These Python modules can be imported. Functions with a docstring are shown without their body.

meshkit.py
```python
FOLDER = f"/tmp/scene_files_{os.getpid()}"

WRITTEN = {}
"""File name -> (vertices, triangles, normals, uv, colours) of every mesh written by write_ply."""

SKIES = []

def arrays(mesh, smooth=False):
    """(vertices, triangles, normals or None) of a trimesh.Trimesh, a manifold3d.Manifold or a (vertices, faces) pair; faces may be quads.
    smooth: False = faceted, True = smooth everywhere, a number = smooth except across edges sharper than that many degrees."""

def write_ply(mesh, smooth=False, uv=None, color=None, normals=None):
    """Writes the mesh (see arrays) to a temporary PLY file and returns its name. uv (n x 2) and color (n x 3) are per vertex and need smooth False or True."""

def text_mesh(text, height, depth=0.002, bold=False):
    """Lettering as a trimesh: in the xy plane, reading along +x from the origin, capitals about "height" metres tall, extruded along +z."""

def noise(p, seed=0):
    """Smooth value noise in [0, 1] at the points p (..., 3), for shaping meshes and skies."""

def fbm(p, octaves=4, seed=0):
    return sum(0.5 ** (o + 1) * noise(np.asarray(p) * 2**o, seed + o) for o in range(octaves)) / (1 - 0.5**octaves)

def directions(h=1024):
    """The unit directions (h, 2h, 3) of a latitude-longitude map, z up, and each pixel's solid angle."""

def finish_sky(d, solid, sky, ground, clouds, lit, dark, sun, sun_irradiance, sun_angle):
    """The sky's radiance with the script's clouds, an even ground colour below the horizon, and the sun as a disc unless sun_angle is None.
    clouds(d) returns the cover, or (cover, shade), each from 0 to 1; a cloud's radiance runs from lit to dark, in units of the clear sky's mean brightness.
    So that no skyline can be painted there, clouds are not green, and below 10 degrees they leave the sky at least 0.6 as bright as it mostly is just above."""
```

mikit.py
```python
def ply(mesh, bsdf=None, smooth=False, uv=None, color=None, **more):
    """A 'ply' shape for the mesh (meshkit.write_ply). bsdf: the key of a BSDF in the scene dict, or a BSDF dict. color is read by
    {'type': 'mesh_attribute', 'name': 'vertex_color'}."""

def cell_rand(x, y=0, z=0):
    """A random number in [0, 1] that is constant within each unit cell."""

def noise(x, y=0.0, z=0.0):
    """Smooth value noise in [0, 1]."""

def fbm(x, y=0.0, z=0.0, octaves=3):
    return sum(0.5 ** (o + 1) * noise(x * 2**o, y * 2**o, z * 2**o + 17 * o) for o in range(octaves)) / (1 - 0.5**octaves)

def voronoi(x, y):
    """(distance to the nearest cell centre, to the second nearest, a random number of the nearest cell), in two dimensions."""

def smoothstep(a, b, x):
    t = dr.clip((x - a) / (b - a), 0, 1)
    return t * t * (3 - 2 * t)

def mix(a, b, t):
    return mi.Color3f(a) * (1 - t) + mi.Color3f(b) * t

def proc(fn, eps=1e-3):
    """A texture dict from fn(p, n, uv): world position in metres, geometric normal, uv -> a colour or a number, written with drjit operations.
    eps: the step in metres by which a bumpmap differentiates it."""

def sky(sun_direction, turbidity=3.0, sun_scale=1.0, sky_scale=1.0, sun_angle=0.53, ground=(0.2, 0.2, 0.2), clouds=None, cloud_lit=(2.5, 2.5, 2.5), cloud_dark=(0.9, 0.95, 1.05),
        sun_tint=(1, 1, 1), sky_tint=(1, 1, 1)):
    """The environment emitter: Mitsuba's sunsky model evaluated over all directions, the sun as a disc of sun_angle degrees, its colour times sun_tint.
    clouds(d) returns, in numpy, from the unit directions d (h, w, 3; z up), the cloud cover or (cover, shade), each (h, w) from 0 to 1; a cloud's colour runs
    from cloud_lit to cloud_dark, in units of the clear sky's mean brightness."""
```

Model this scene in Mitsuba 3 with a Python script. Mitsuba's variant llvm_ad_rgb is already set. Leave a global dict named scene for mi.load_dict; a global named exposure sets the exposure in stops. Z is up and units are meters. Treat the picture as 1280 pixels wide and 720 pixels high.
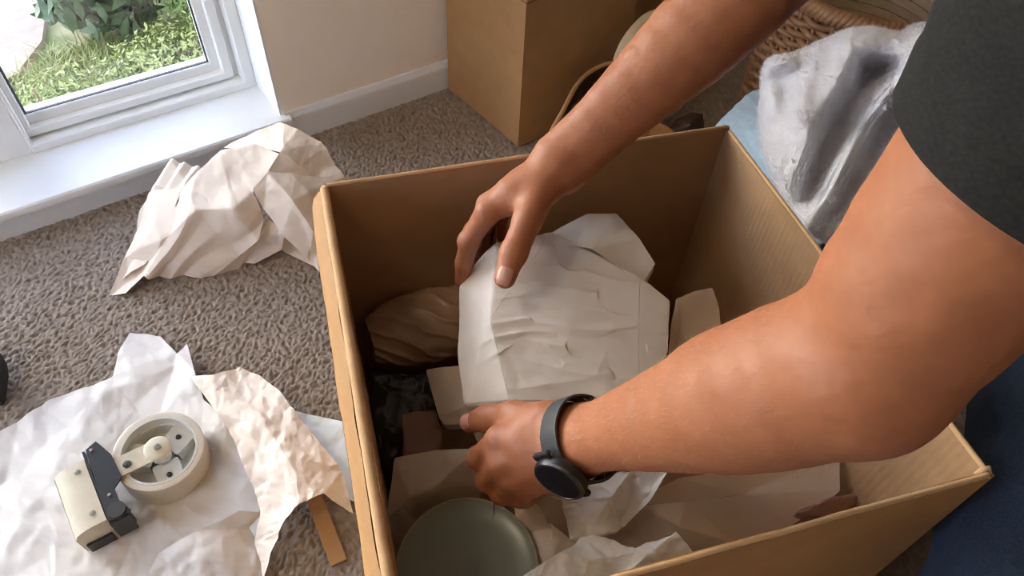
import math, random
import numpy as np, trimesh, manifold3d
import mitsuba as mi, drjit as dr
import mikit, meshkit
from scipy.spatial import Delaunay, cKDTree
from scipy.interpolate import RBFInterpolator, LinearNDInterpolator
from mikit import proc, noise, fbm, voronoi, cell_rand, smoothstep, mix

T = mi.ScalarTransform4f
rng = np.random.default_rng(7)
scene, labels = {}, {}

# ------------------------------------------------------------------ camera
F, PITCH, ROLL, CAM = 905.0, math.radians(49.25), math.radians(3.61), np.array([0, 0, .92])
FW = np.array([0, math.cos(PITCH), -math.sin(PITCH)])
_u = np.cross([1.0, 0, 0], FW)
RT = math.cos(ROLL) * np.array([1.0, 0, 0]) + math.sin(ROLL) * _u
UP = -math.sin(ROLL) * np.array([1.0, 0, 0]) + math.cos(ROLL) * _u
scene['camera'] = {'type': 'perspective', 'fov': 2 * math.degrees(math.atan(640 / F)), 'fov_axis': 'x', 'near_clip': .02,
                   'to_world': T().look_at(origin=CAM.tolist(), target=(CAM + FW).tolist(), up=UP.tolist())}

# ------------------------------------------------------------------ light
WA = math.radians(37.0)                                     # the window wall runs at 37 degrees to the view
WT, WN, W0 = np.array([math.cos(WA), math.sin(WA), 0]), np.array([-math.sin(WA), math.cos(WA), 0]), np.array([-.190, 1.355, 0])


def cloud(d):
    c = meshkit.fbm(d * 2.2 + 5, 4)
    return np.clip(.25 + 1.2 * (c - .45), 0, 1), np.clip((c - .5) * 1.5, 0, 1)


scene['sky'] = mikit.sky((-.90, .42, .36), turbidity=6, sun_scale=0.0, sky_scale=1.0, clouds=cloud, cloud_lit=(1.42, 1.48, 1.58), cloud_dark=(.98, 1.02, 1.10), ground=(.25, .25, .22), sky_tint=(.84, .97, 1.34))
exposure = 4.95


# ------------------------------------------------------------------ helpers
def ray(px, py):
    return RT * (px - 640) / F + UP * (360 - py) / F + FW


def P(px, py, z):                                           # the point at height z seen there
    d = ray(px, py)
    return CAM + d * (z - CAM[2]) / d[2]


def PD(px, py, t):                                          # the point at depth t
    return CAM + ray(px, py) * t


def put(key, mesh, bsdf, label=None, cat=None, group=None, kind=None, smooth=False, **more):
    n, base = 0, key
    while key in scene:
        n += 1
        key = f'{base}_{n:03d}'
    scene[key] = mikit.ply(mesh, bsdf, smooth, **more)
    tag(key, label, cat, group, kind)
    return key


def tag(key, label=None, cat=None, group=None, kind=None):
    d = {k: v for k, v in dict(label=label, category=cat, group=group, kind=kind).items() if v}
    if d:
        labels.setdefault(key, {}).update(d)
    return key


def frame(o, x, y, z):                                      # rows of a local frame -> function local -> world
    o, M = np.asarray(o, float), np.array([x, y, z], float)
    return lambda v: o + np.asarray(v, float) @ M


def wl(v):                                                  # window-wall frame: along, outward, up
    v = np.asarray(v, float)
    return W0 + v[..., :1] * WT + v[..., 1:2] * WN + v[..., 2:3] * np.array([0, 0, 1.0])


def bx(lo, hi, b=0.0, fn=None):                             # box, bevelled by b
    lo, hi = np.array(lo, float), np.array(hi, float)
    if b > 0:
        pts = []
        for s in np.ndindex(2, 2, 2):
            c = np.where(s, hi, lo)
            sg = np.where(s, -1, 1)
            for k in range(3):
                m = sg * b
                m[k] = 0
                pts.append(c + m)
        v = trimesh.PointCloud(np.array(pts)).convex_hull
    else:
        v = trimesh.creation.box(bounds=[lo, hi])
    if fn is not None:
        v.vertices = fn(v.vertices)
        if v.volume < 0:
            v.invert()
    return v


def cat(*m):
    return trimesh.util.concatenate([x for x in m])


def tube(pts, r, n=10, closed=False):
    pts = np.asarray(pts, float)
    r = np.broadcast_to(np.asarray(r, float), (len(pts),))
    d = np.gradient(pts, axis=0)
    if closed:
        d = np.roll(pts, -1, 0) - np.roll(pts, 1, 0)
    d /= np.linalg.norm(d, axis=1, keepdims=True) + 1e-12
    a = np.cross(d[0], [0, 0, 1.0] if abs(d[0][2]) < .9 else [1.0, 0, 0])
    V = []
    for i in range(len(pts)):
        a = a - d[i] * (a @ d[i])
        a /= np.linalg.norm(a)
        b = np.cross(d[i], a)
        t = np.arange(n) * 2 * np.pi / n
        V.append(pts[i] + r[i] * (np.cos(t)[:, None] * a + np.sin(t)[:, None] * b))
    V = np.vstack(V)
    m = len(pts)
    i, k = np.meshgrid(np.arange(m if closed else m - 1), np.arange(n), indexing='ij')
    i, k = i.ravel(), k.ravel()
    j, l = (i + 1) % m, (k + 1) % n
    f = np.vstack([np.stack([i * n + k, i * n + l, j * n + l], 1), np.stack([i * n + k, j * n + l, j * n + k], 1)])
    if not closed:
        c = len(V)
        V = np.vstack([V, pts[0], pts[-1]])
        k = np.arange(n)
        f = np.vstack([f, np.stack([k * 0 + c, (k + 1) % n, k], 1), np.stack([k * 0 + c + 1, (m - 1) * n + k, (m - 1) * n + (k + 1) % n], 1)])
    return trimesh.Trimesh(V, f, process=False)


def lathe(prof, o, ax, n=48, turn=1):                               # profile (r, h) about the axis ax from o
    ax = np.asarray(ax, float) / np.linalg.norm(ax)
    a = np.cross(ax, [0, 0, 1.0] if abs(ax[2]) < .9 else [1.0, 0, 0])
    a /= np.linalg.norm(a)
    a = a * turn
    b = np.cross(ax, a)
    m = trimesh.creation.revolve(np.asarray(prof, float), sections=n)
    m.vertices = np.asarray(o) + m.vertices @ np.array([a, b, ax])
    return m


def mat(name, color, rough=.6, bump=None, bscale=.0005, beps=1e-3, **more):
    c = color if isinstance(color, dict) else {'type': 'rgb', 'value': list(color)}
    b = {'type': 'principled', 'base_color': c, 'roughness': rough, **more}
    if bump is not None:
        b = {'type': 'bumpmap', 'tex': proc(bump, beps), 'scale': bscale, 'bsdf': b}
    scene[name] = {'type': 'twosided', 'bsdf': b}
    return name


def facets(q, s, seed):                                     # crumpled relief: random heights joined by flat facets, spacing s
    g = np.random.default_rng(seed)
    lo, hi = q.min(0) - 2 * s, q.max(0) + 2 * s
    n = np.ceil((hi - lo) / s).astype(int) + 1
    gx, gy = np.meshgrid(np.arange(n[0]), np.arange(n[1]), indexing='ij')
    p = np.stack([gx.ravel(), gy.ravel()], 1) * s + lo + g.uniform(-.48, .48, (n[0] * n[1], 2)) * s
    return np.nan_to_num(LinearNDInterpolator(p, g.uniform(-1, 1, len(p)))(q))


def crumple(q, s, amp, seed, octaves=3):
    r = .55 * amp * (.35 - np.abs(facets(q, s * 1.7, seed + 5))) + .35 * amp * (.35 - np.abs(facets(q, s * .8, seed + 6)))      # long ridges
    return r + sum(.85 * amp * .5 ** o * facets(q, s * .5 ** o, seed + 11 * o) for o in range(octaves))


def subdivide(v, f, n):
    m = trimesh.Trimesh(v, f, process=False)
    for _ in range(n):
        m = m.subdivide()
    return m


def soften(m, it, lam=.5, keep_edge=True):                  # laplacian, the open border held along itself
    v, e = m.vertices.copy(), m.edges_unique
    deg = np.bincount(e.ravel(), minlength=len(v))[:, None]
    b = np.zeros(len(v), bool)
    if keep_edge:
        u, c = np.unique(np.sort(m.edges, 1), axis=0, return_counts=True)
        be = u[c == 1]
        b[be.ravel()] = True
    for _ in range(it):
        a = np.zeros_like(v)
        np.add.at(a, e[:, 0], v[e[:, 1]])
        np.add.at(a, e[:, 1], v[e[:, 0]])
        nv = v + lam * (a / np.maximum(deg, 1) - v)
        if keep_edge and b.any():
            a[:] = 0
            np.add.at(a, be[:, 0], v[be[:, 1]])
            np.add.at(a, be[:, 1], v[be[:, 0]])
            nv[b] = v[b] + lam * .5 * (a[b] / 2 - v[b])
        v = nv
    m.vertices = v
    return m


def sheet(pts, outline=None, levels=4, soft=3, s=.05, amp=.004, seed=1, octaves=3, edge=.0, tris=None, lift=0.0, pleat=None):
    """A sheet through points (px, py, z); outline: indices of its border in order. Folded flat facets, softened, then crumpled."""
    from shapely import Polygon, Point
    a = np.array(pts, float)
    w = np.array([P(*q) for q in a])
    if tris is None:
        f = Delaunay(a[:, :2]).simplices
        poly = Polygon(a[outline if outline is not None else np.arange(len(a)), :2])
        f = np.array([t for t in f if poly.buffer(.5).contains(Point(a[t, :2].mean(0)))])
    else:
        f = np.array(tris)
    uv = np.hstack([w, a[:, :2] * .001])
    m = trimesh.Trimesh(w, f, process=False)
    q = trimesh.Trimesh(np.pad(a[:, :2] * .001, ((0, 0), (0, 1))), f, process=False)
    for _ in range(levels):
        m, q = m.subdivide(), q.subdivide()
    if (m.face_normals[:, 2] * m.area_faces).sum() < 0:
        m.faces = m.faces[:, ::-1]
    m = soften(m, soft)
    d = crumple(q.vertices[:, :2], s, amp, seed, octaves)
    if pleat:                                               # long folds: direction in degrees, spacing, height
        a_, wl_, h_ = math.radians(pleat[0]), pleat[1], pleat[2]
        x, y = q.vertices[:, 0], q.vertices[:, 1]
        c_, s_ = x * math.cos(a_) + y * math.sin(a_), -x * math.sin(a_) + y * math.cos(a_)
        w_ = s_ / wl_ + 1.6 * meshkit.noise(np.stack([c_ * 9, s_ * 12, x * 0], 1), seed)
        d = d + h_ * (1 - np.abs((w_ % 1) * 2 - 1) * 2) * meshkit.noise(np.stack([c_ * 12, s_ * 25, x * 0 + 3], 1), seed + 1)
    m.vertices = m.vertices + m.vertex_normals * d[:, None] + [0, 0, lift]
    return m


def sdf_mesh(prims, h, pad=.012, extra=None):
    """Surface of smoothly joined tapering limbs: prims = (p0, p1, r0, r1, blend, axis or None, flattening)."""
    lo = np.min([np.minimum(p[0] - p[2], p[1] - p[3]) for p in prims], 0) - pad
    hi = np.max([np.maximum(p[0] + p[2], p[1] + p[3]) for p in prims], 0) + pad
    n = np.ceil((hi - lo) / h).astype(int) + 1
    D = np.full(n, .05, np.float32)
    ax = [lo[k] + np.arange(n[k]) * h for k in range(3)]
    for p0, p1, r0, r1, k, fx, fl in prims:
        g = max(k, 2 * h) + 2 * h + .004
        a = np.clip(np.floor((np.minimum(p0 - r0, p1 - r1) - g - lo) / h).astype(int), 0, n)
        b = np.clip(np.ceil((np.maximum(p0 + r0, p1 + r1) + g - lo) / h).astype(int) + 1, 0, n)
        X = np.stack(np.meshgrid(*[ax[i][a[i]:b[i]] for i in range(3)], indexing='ij'), -1).astype(np.float32)
        d = (p1 - p0).astype(np.float32)
        t = np.clip(((X - p0) @ d) / max(float(d @ d), 1e-12), 0, 1)
        e = X - p0.astype(np.float32) - t[..., None] * d
        if fx is not None:
            e = e + ((e @ np.asarray(fx, np.float32)) * (1 / fl - 1))[..., None] * np.asarray(fx, np.float32)
        q = np.sqrt((e * e).sum(-1)) - (r0 + (r1 - r0) * t)
        S = D[a[0]:b[0], a[1]:b[1], a[2]:b[2]]
        w = np.clip(.5 + .5 * (S - q) / k, 0, 1)
        S[...] = S * (1 - w) + q * w - k * w * (1 - w)
    return nets(D, lo, h)


def nets(D, lo, h):                                         # surface nets
    ins = D < 0
    n = np.array(D.shape)
    acc, cnt = np.zeros((*(n - 1), 3), np.float32), np.zeros(n - 1, np.float32)
    quads = []
    idx = -np.ones(n - 1, np.int64)
    cross = []
    for k in range(3):
        s0, s1 = [slice(None)] * 3, [slice(None)] * 3
        s0[k], s1[k] = slice(0, -1), slice(1, None)
        A, B = D[tuple(s0)], D[tuple(s1)]
        ii = np.argwhere((A < 0) != (B < 0))
        ii = ii[np.all((ii > 0) & (ii < n - 1), axis=1)]
        va, vb = D[tuple(ii.T)], D[tuple((ii + np.eye(3, dtype=int)[k]).T)]
        pos = ii.astype(np.float32)
        pos[:, k] += va / (va - vb)
        i1, i2 = (k + 1) % 3, (k + 2) % 3
        c = []
        for o1, o2 in ((0, 0), (-1, 0), (-1, -1), (0, -1)):
            q = ii.copy()
            q[:, i1] += o1
            q[:, i2] += o2
            np.add.at(acc, tuple(q.T), pos)
            np.add.at(cnt, tuple(q.T), 1)
            c.append(q)
        cross.append((c, va < 0))
    used = cnt > 0
    idx[used] = np.arange(used.sum())
    V = lo + (acc[used] / cnt[used][:, None]) * h
    for c, neg in cross:
        Q = np.stack([idx[tuple(q.T)] for q in c], 1)
        quads.append(np.where(neg[:, None], Q, Q[:, ::-1]))
    Q = np.vstack(quads)
    m = trimesh.Trimesh(V, np.vstack([Q[:, [0, 1, 2]], Q[:, [0, 2, 3]]]), process=False)
    if m.volume < 0:
        m.faces = m.faces[:, ::-1]
    return m


# ------------------------------------------------------------------ materials of the setting
def card_fn(a, b):
    def fn(p, n, uv):
        g = fbm(p.x * 60, p.y * 60, p.z * 60, 3)
        s = noise(p.x * 900, p.y * 900, p.z * 300)
        return mix(a, b, dr.clip(g * .75 + (s - .5) * .35 + .1, 0, 1))
    return fn


mat('wall_paint', (.90, .81, .68), .7)
mat('white_paint', (.74, .76, .77), .35)
mat('vinyl', (.82, .84, .84), .3)
mat('ceiling_paint', (.8, .78, .74), .9)
mat('carpet', proc(lambda p, n, uv: mix((.18, .145, .115), (.35, .285, .225), dr.clip(.5 * noise(p.x * 160, p.y * 160, p.z * 160) + .9 * noise(p.x * 420, p.y * 420, p.z * 420) - .2, 0, 1))), .95)
mat('cardboard', proc(card_fn((.40, .24, .115), (.50, .32, .17))), .75)
scene['glass'] = {'type': 'thindielectric', 'int_ior': 1.5}

# ------------------------------------------------------------------ the room
X0, X1, Y0, H = -2.05, 4.2, -5.0, 2.5  # right and back walls are out of view, set far off to weaken bounced light
OX0, OX1, OZ0, OZ1 = -1.95, -.345, .058, 1.45              # window opening
put('floor', bx((X0, Y0, -.1), (X1, .0, -.004), fn=wl), 'carpet', 'beige grey looped carpet covering the room', kind='structure')
put('wall_window', cat(bx((OX1, 0, -.1), (X1, .2, H), fn=wl), bx((X0, 0, -.1), (OX0, .2, H), fn=wl), bx((OX0, 0, OZ1), (OX1, .2, H), fn=wl), bx((OX0, .004, -.6), (OX1, .2, OZ0 - .016), fn=wl)), 'wall_paint', 'cream wall with a low deep window', kind='structure')
put('unseen_wall_right', bx((X1, Y0, -.1), (X1 + .1, .2, H), fn=wl), 'wall_paint', kind='structure')
LY0, LY1, LZ0, LZ1 = -1.15, -.15, .12, 1.5                   # unseen side window, out of the picture, placed to light left-facing sides
put('wall_left', cat(bx((X0 - .1, Y0, -.1), (X0, LY0, H), fn=wl), bx((X0 - .1, LY1, -.1), (X0, .2, H), fn=wl), bx((X0 - .1, LY0, LZ1), (X0, LY1, H), fn=wl), bx((X0 - .1, LY0, -.1), (X0, LY1, LZ0), fn=wl)), 'wall_paint', kind='structure')
put('unseen_window_2', cat(*[bx((X0 - .08, y - .025, LZ0), (X0 - .02, y + .025, LZ1), .004, fn=wl) for y in (LY0 + .025, (LY0 + LY1) / 2, LY1 - .025)], *[bx((X0 - .08, LY0, z - .025), (X0 - .02, LY1, z + .025), .004, fn=wl) for z in (LZ0 + .025, LZ1 - .025)]), 'vinyl', kind='structure')
put('unseen_wall_back', bx((X0, Y0 - .1, -.1), (X1, Y0, H), fn=wl), 'wall_paint', kind='structure')
put('ceiling', bx((X0, Y0, H), (X1, .2, H + .1), fn=wl), 'ceiling_paint', kind='structure')

lamp_at = np.array([-1.0, -.25, H - .012])  # ceiling lamp out of view, placed to warm the wall and the open box
put('unseen_ceiling_light', lathe([(0, 0), (.28, 0), (.28, -.035), (.265, -.04)], lamp_at, [0, 0, 1.0], 48), 'white_paint', kind='structure')
put('unseen_ceiling_light__diffuser', lathe([(0, -.082), (.18, -.075), (.25, -.055), (.262, -.03)], lamp_at, [0, 0, 1.0], 48), 'white_paint', smooth=True, emitter={'type': 'area', 'radiance': {'type': 'rgb', 'value': [.44, .36, .27]}})

# carpet pile: short twisted tufts, each lying its own way
def pile(lo, hi, step):
    g = np.random.default_rng(3)
    nx, ny = int((hi[0] - lo[0]) / step), int((hi[1] - lo[1]) / step)
    x, y = np.meshgrid(np.linspace(lo[0], hi[0], nx), np.linspace(lo[1], hi[1], ny), indexing='ij')
    q = np.stack([x.ravel(), y.ravel()], 1)
    s = .0062
    mx, my = int((hi[0] - lo[0]) / s) + 2, int((hi[1] - lo[1]) / s) + 2
    c = np.stack(np.meshgrid(np.arange(mx), np.arange(my), indexing='ij'), -1).reshape(-1, 2) * s + lo + g.uniform(-.5, .5, (mx * my, 2)) * s
    th, hh, tone = g.uniform(0, np.pi, len(c)), g.uniform(.55, 1, len(c)), g.uniform(0, 1, len(c))
    _, k = cKDTree(c).query(q, 5, workers=-1)
    best, z = np.zeros(len(q), int), np.full(len(q), -9.0)
    for j in range(5):
        d = q - c[k[:, j]]
        ct, st = np.cos(th[k[:, j]]), np.sin(th[k[:, j]])
        u, w = d[:, 0] * ct + d[:, 1] * st, -d[:, 0] * st + d[:, 1] * ct
        r2 = (u / .0068) ** 2 + (w / .0030) ** 2
        v = hh[k[:, j]] * np.sqrt(np.clip(1 - r2, 0, 1)) - .25 * np.clip(r2 - 1, 0, 2)
        best = np.where(v > z, k[:, j], best)
        z = np.maximum(z, v)
    p = np.concatenate([q, (-.0035 + .0045 * np.clip(z, -.6, 1))[:, None]], 1)
    i, j = np.meshgrid(np.arange(nx - 1), np.arange(ny - 1), indexing='ij')
    a = (i * ny + j).ravel()
    f = np.stack([a, a + ny, a + ny + 1, a + 1], 1)
    lum = (.80 + .40 * tone[best])[:, None] * (1 + .10 * (meshkit.fbm(p * 9, 2) - .5))[:, None]
    return wl(p), f, np.clip(np.array([.255, .208, .168]) * lum, 0, 1)


scene['carpet_yarn'] = {'type': 'twosided', 'bsdf': {'type': 'principled', 'base_color': {'type': 'mesh_attribute', 'name': 'vertex_color'}, 'roughness': .95, 'sheen': .3}}
pv, pf, pc = pile(np.array([-1.06, -.98]), np.array([.0, -.001]), .0021)
put('floor__carpet_pile', (pv, pf), 'carpet_yarn', kind='stuff', smooth=True, color=pc)
pv, pf, pc = pile(np.array([.0, -.62]), np.array([1.15, -.001]), .0040)
put('floor__carpet_pile', (pv, pf), 'carpet_yarn', kind='stuff', smooth=True, color=pc)
pv, pf, pc = pile(np.array([-.15, -1.35]), np.array([.45, -.9]), .0040)
put('floor__carpet_pile', (pv, pf), 'carpet_yarn', kind='stuff', smooth=True, color=pc)


def prof(poly, x0, x1, fn=wl):                              # profile (y, z) drawn along the wall
    from shapely import Polygon
    m = trimesh.creation.extrude_polygon(Polygon(poly), x1 - x0, engine='earcut')
    v = m.vertices
    m.vertices = fn(np.stack([v[:, 2] + x0, v[:, 0], v[:, 1]], 1))
    if m.volume < 0:
        m.invert()
    return m


base = [(0, -.004), (-.012, -.004), (-.012, .046), (-.0105, .052), (-.007, .056), (-.004, .061), (0, .062)]
put('baseboard_window', prof(base, OX1 + .004, X1), 'white_paint', kind='structure', smooth=25)
put('baseboard_right', bx((X1 - .012, Y0, 0), (X1, 0, .06), fn=wl), 'white_paint', kind='structure')
put('trim_1', prof([(.004, -.004), (-.010, -.004), (-.010, .038), (.004, .040)], OX0, OX1 + .004), 'white_paint', kind='structure')      # apron under the sill
sill = [(.14, .041), (-.018, .041), (-.0215, .0445), (-.022, .050), (-.020, .0555), (-.0165, .058), (.14, .0585)]
put('window_1', prof(sill, OX0, OX1 + .012), 'white_paint', 'low white window with a deep sill and vinyl frame', kind='structure', smooth=30)
put('window_1__jamb', bx((OX1 - .004, .0, .058), (OX1 + .004, .19, OZ1), fn=wl), 'white_paint')


def bar(x0, x1, z0, z1, y0, y1, b=.002):
    return bx((x0, y0, z0), (x1, y1, z1), b, fn=wl)


mull = (-.835, -.765)
panes = [(mull[1], OX1 - .004), (OX0, mull[0])]
put('window_1__mullion', cat(bar(mull[0], mull[1], .058, OZ1, .118, .195)), 'vinyl')
for a, b in panes:
    fr = [bar(a, b, .0575, .074, .116, .20), bar(a, b, .073, .080, .150, .20, .001), bar(b - .022, b, .0575, OZ1, .116, .20), bar(b - .034, b - .021, .07, OZ1, .150, .20, .001), bar(a, a + .006, .0575, OZ1, .116, .20), bar(a, b, OZ1 - .03, OZ1, .116, .2)]
    put('window_1__frame', cat(*fr), 'vinyl')
    ox = b - .034
    sash = [bar(a + .006, ox, .079, .094, .135, .185), bar(a + .006, ox, .093, .112, .152, .185), bar(ox - .018, ox, .08, OZ1 - .03, .135, .185), bar(ox - .036, ox - .017, .09, OZ1 - .03, .152, .185), bar(a + .005, a + .016, .09, OZ1 - .03, .140, .185)]
    put('window_1__sash', cat(*sash), 'vinyl')
    gx = ox - .036
    put('window_1__gasket', cat(bar(a + .014, gx, .111, .1135, .157, .163, .0005), bar(gx - .0028, gx, .111, OZ1 - .03, .157, .163, .0005), bar(a + .015, a + .020, .111, OZ1 - .03, .157, .163, .0005)), mat('gasket', (.06, .07, .075), .5))
    gv = wl(np.array([[a + .016, .168, .112], [gx - .001, .168, .112], [gx - .001, .168, OZ1 - .04], [a + .016, .168, OZ1 - .04]]))
    put('window_1__pane', trimesh.Trimesh(gv, [[0, 1, 2], [0, 2, 3]], process=False), 'glass')

# ------------------------------------------------------------------ the garden beyond the window
def soil(p, n, uv):
    g = fbm(p.x * 9, p.y * 9, 0, 3)
    return mix(mix((.20, .26, .08), (.42, .40, .22), smoothstep(.35, .6, g)), (.50, .42, .32), smoothstep(.58, .75, fbm(p.x * 5 + 9, p.y * 5, 0, 3)))


mat('soil', proc(soil), .95)
mat('sand', proc(lambda p, n, uv: mix((.40, .32, .27), (.52, .43, .37), fbm(p.x * 60, p.y * 60, 0, 3))), .95)
gx, gy = np.meshgrid(np.linspace(-9, 5, 141), np.linspace(.2, 12, 120), indexing='ij')
gz = -.26 + .03 * meshkit.fbm(np.stack([gx * 3, gy * 3, gx * 0], -1), 3)
i = (np.arange(140)[:, None] * 120 + np.arange(119)).ravel()
put('garden_ground', (wl(np.stack([gx.ravel(), gy.ravel(), gz.ravel()], 1)), np.stack([i, i + 120, i + 121, i + 1], 1)), 'soil', 'grassy soil outside the window', kind='structure', smooth=True)
from shapely import Polygon
pth = np.array([(-.98, .86), (-.80, .96), (-.72, 1.08), (-.66, 1.3), (-.56, 1.7), (-.3, 2.6), (-1.6, 3.2), (-2.6, 1.6), (-2.2, 1.0), (-1.3, .85)])
pm = trimesh.creation.extrude_polygon(Polygon(pth).buffer(.05), .03, engine='earcut')
pm.vertices = wl(pm.vertices + [0, 0, -.255])
put('sand_path', pm, 'sand', 'pale sandy path outside the window', kind='structure')


def leaves(c, rad, n, size, seed, shape=1.6):               # leaf blades scattered through a rounded crown, as one mesh
    g = np.random.default_rng(seed)
    d = g.normal(size=(n, 3))
    d /= np.linalg.norm(d, axis=1, keepdims=True)
    r = g.uniform(.25, 1, n) ** .5
    lump = .75 + .5 * meshkit.noise(d * 2.5 + seed, seed)
    p = np.asarray(c) + d * (r * lump)[:, None] * np.asarray(rad)
    up = d + g.normal(size=(n, 3)) * .6 + [0, 0, .4]
    up /= np.linalg.norm(up, axis=1, keepdims=True)
    a = np.cross(up, g.normal(size=(n, 3)))
    a /= np.linalg.norm(a, axis=1, keepdims=True)
    b = np.cross(up, a)
    s = size * g.uniform(.6, 1.25, n)[:, None]
    V = np.stack([p - a * s * shape, p + b * s * .55 - up * s * .15 - a * s * .3, p + b * s * .45 - up * s * .1 + a * s * .7, p + a * s * shape, p - b * s * .45 - up * s * .1 + a * s * .7, p - b * s * .55 - up * s * .15 - a * s * .3], 1).reshape(-1, 3)
    f = (np.arange(n)[:, None, None] * 6 + np.array([[0, 1, 5], [1, 2, 4], [1, 4, 5], [2, 3, 4]])[None]).reshape(-1, 3)
    return trimesh.Trimesh(wl(V), f, process=False)


def leaf_mat(name, a, b):
    scene[name] = {'type': 'twosided', 'bsdf': {'type': 'principled', 'base_color': proc(lambda p, n, uv: mix(a, b, noise(p.x * 35, p.y * 35, p.z * 35))), 'roughness': .55}}
    return name


leaf_mat('leaf_dark', (.035, .075, .04), (.10, .17, .10))
leaf_mat('leaf_mid', (.09, .17, .05), (.24, .34, .12))
leaf_mat('leaf_pale', (.20, .28, .08), (.42, .48, .20))
leaf_mat('grass_blade', (.20, .26, .09), (.44, .46, .22))
mat('bark', (.24, .17, .12), .9)


def shrub(key, c, rad, n, size, m, seed, label):
    c = np.array(c, float)
    put(key + '__foliage', leaves(c, rad, n, size, seed), m, kind='stuff')
    g = np.random.default_rng(seed)
    st = [tube(wl(np.linspace([c[0] + g.normal() * .02, c[1] + g.normal() * .02, -.26], c + g.normal(size=3) * np.array(rad) * .4, 6)), np.linspace(.007, .003, 6), 6) for _ in range(5)]
    put(key + '__stem', cat(*st), 'bark')
    tag(key, label, 'shrub')


shrub('broadleaf_shrub', (-.47, 1.06, -.03), (.20, .20, .21), 1300, .022, 'leaf_dark', 1, 'dark green broad-leaved shrub beside the pale sandy path outside')
shrub('garden_shrub', (-.16, .92, -.02), (.22, .24, .26), 5200, .0085, 'leaf_mid', 2, 'mid green small-leaved shrub filling the right of the window')
shrub('flowering_shrub', (.25, 1.35, .1), (.45, .3, .4), 3000, .014, 'leaf_mid', 5, 'green shrub growing behind the small-leaved shrub outside')
shrub('low_herb', (-.72, .66, -.21), (.17, .14, .08), 2600, .0055, 'leaf_pale', 3, 'low yellow-green herb at the edge of the sandy path outside')
shrub('ground_cover', (-.36, .72, -.2), (.24, .15, .10), 4200, .0055, 'leaf_pale', 4, 'pale green ground cover under the window near the shrubs')


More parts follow.
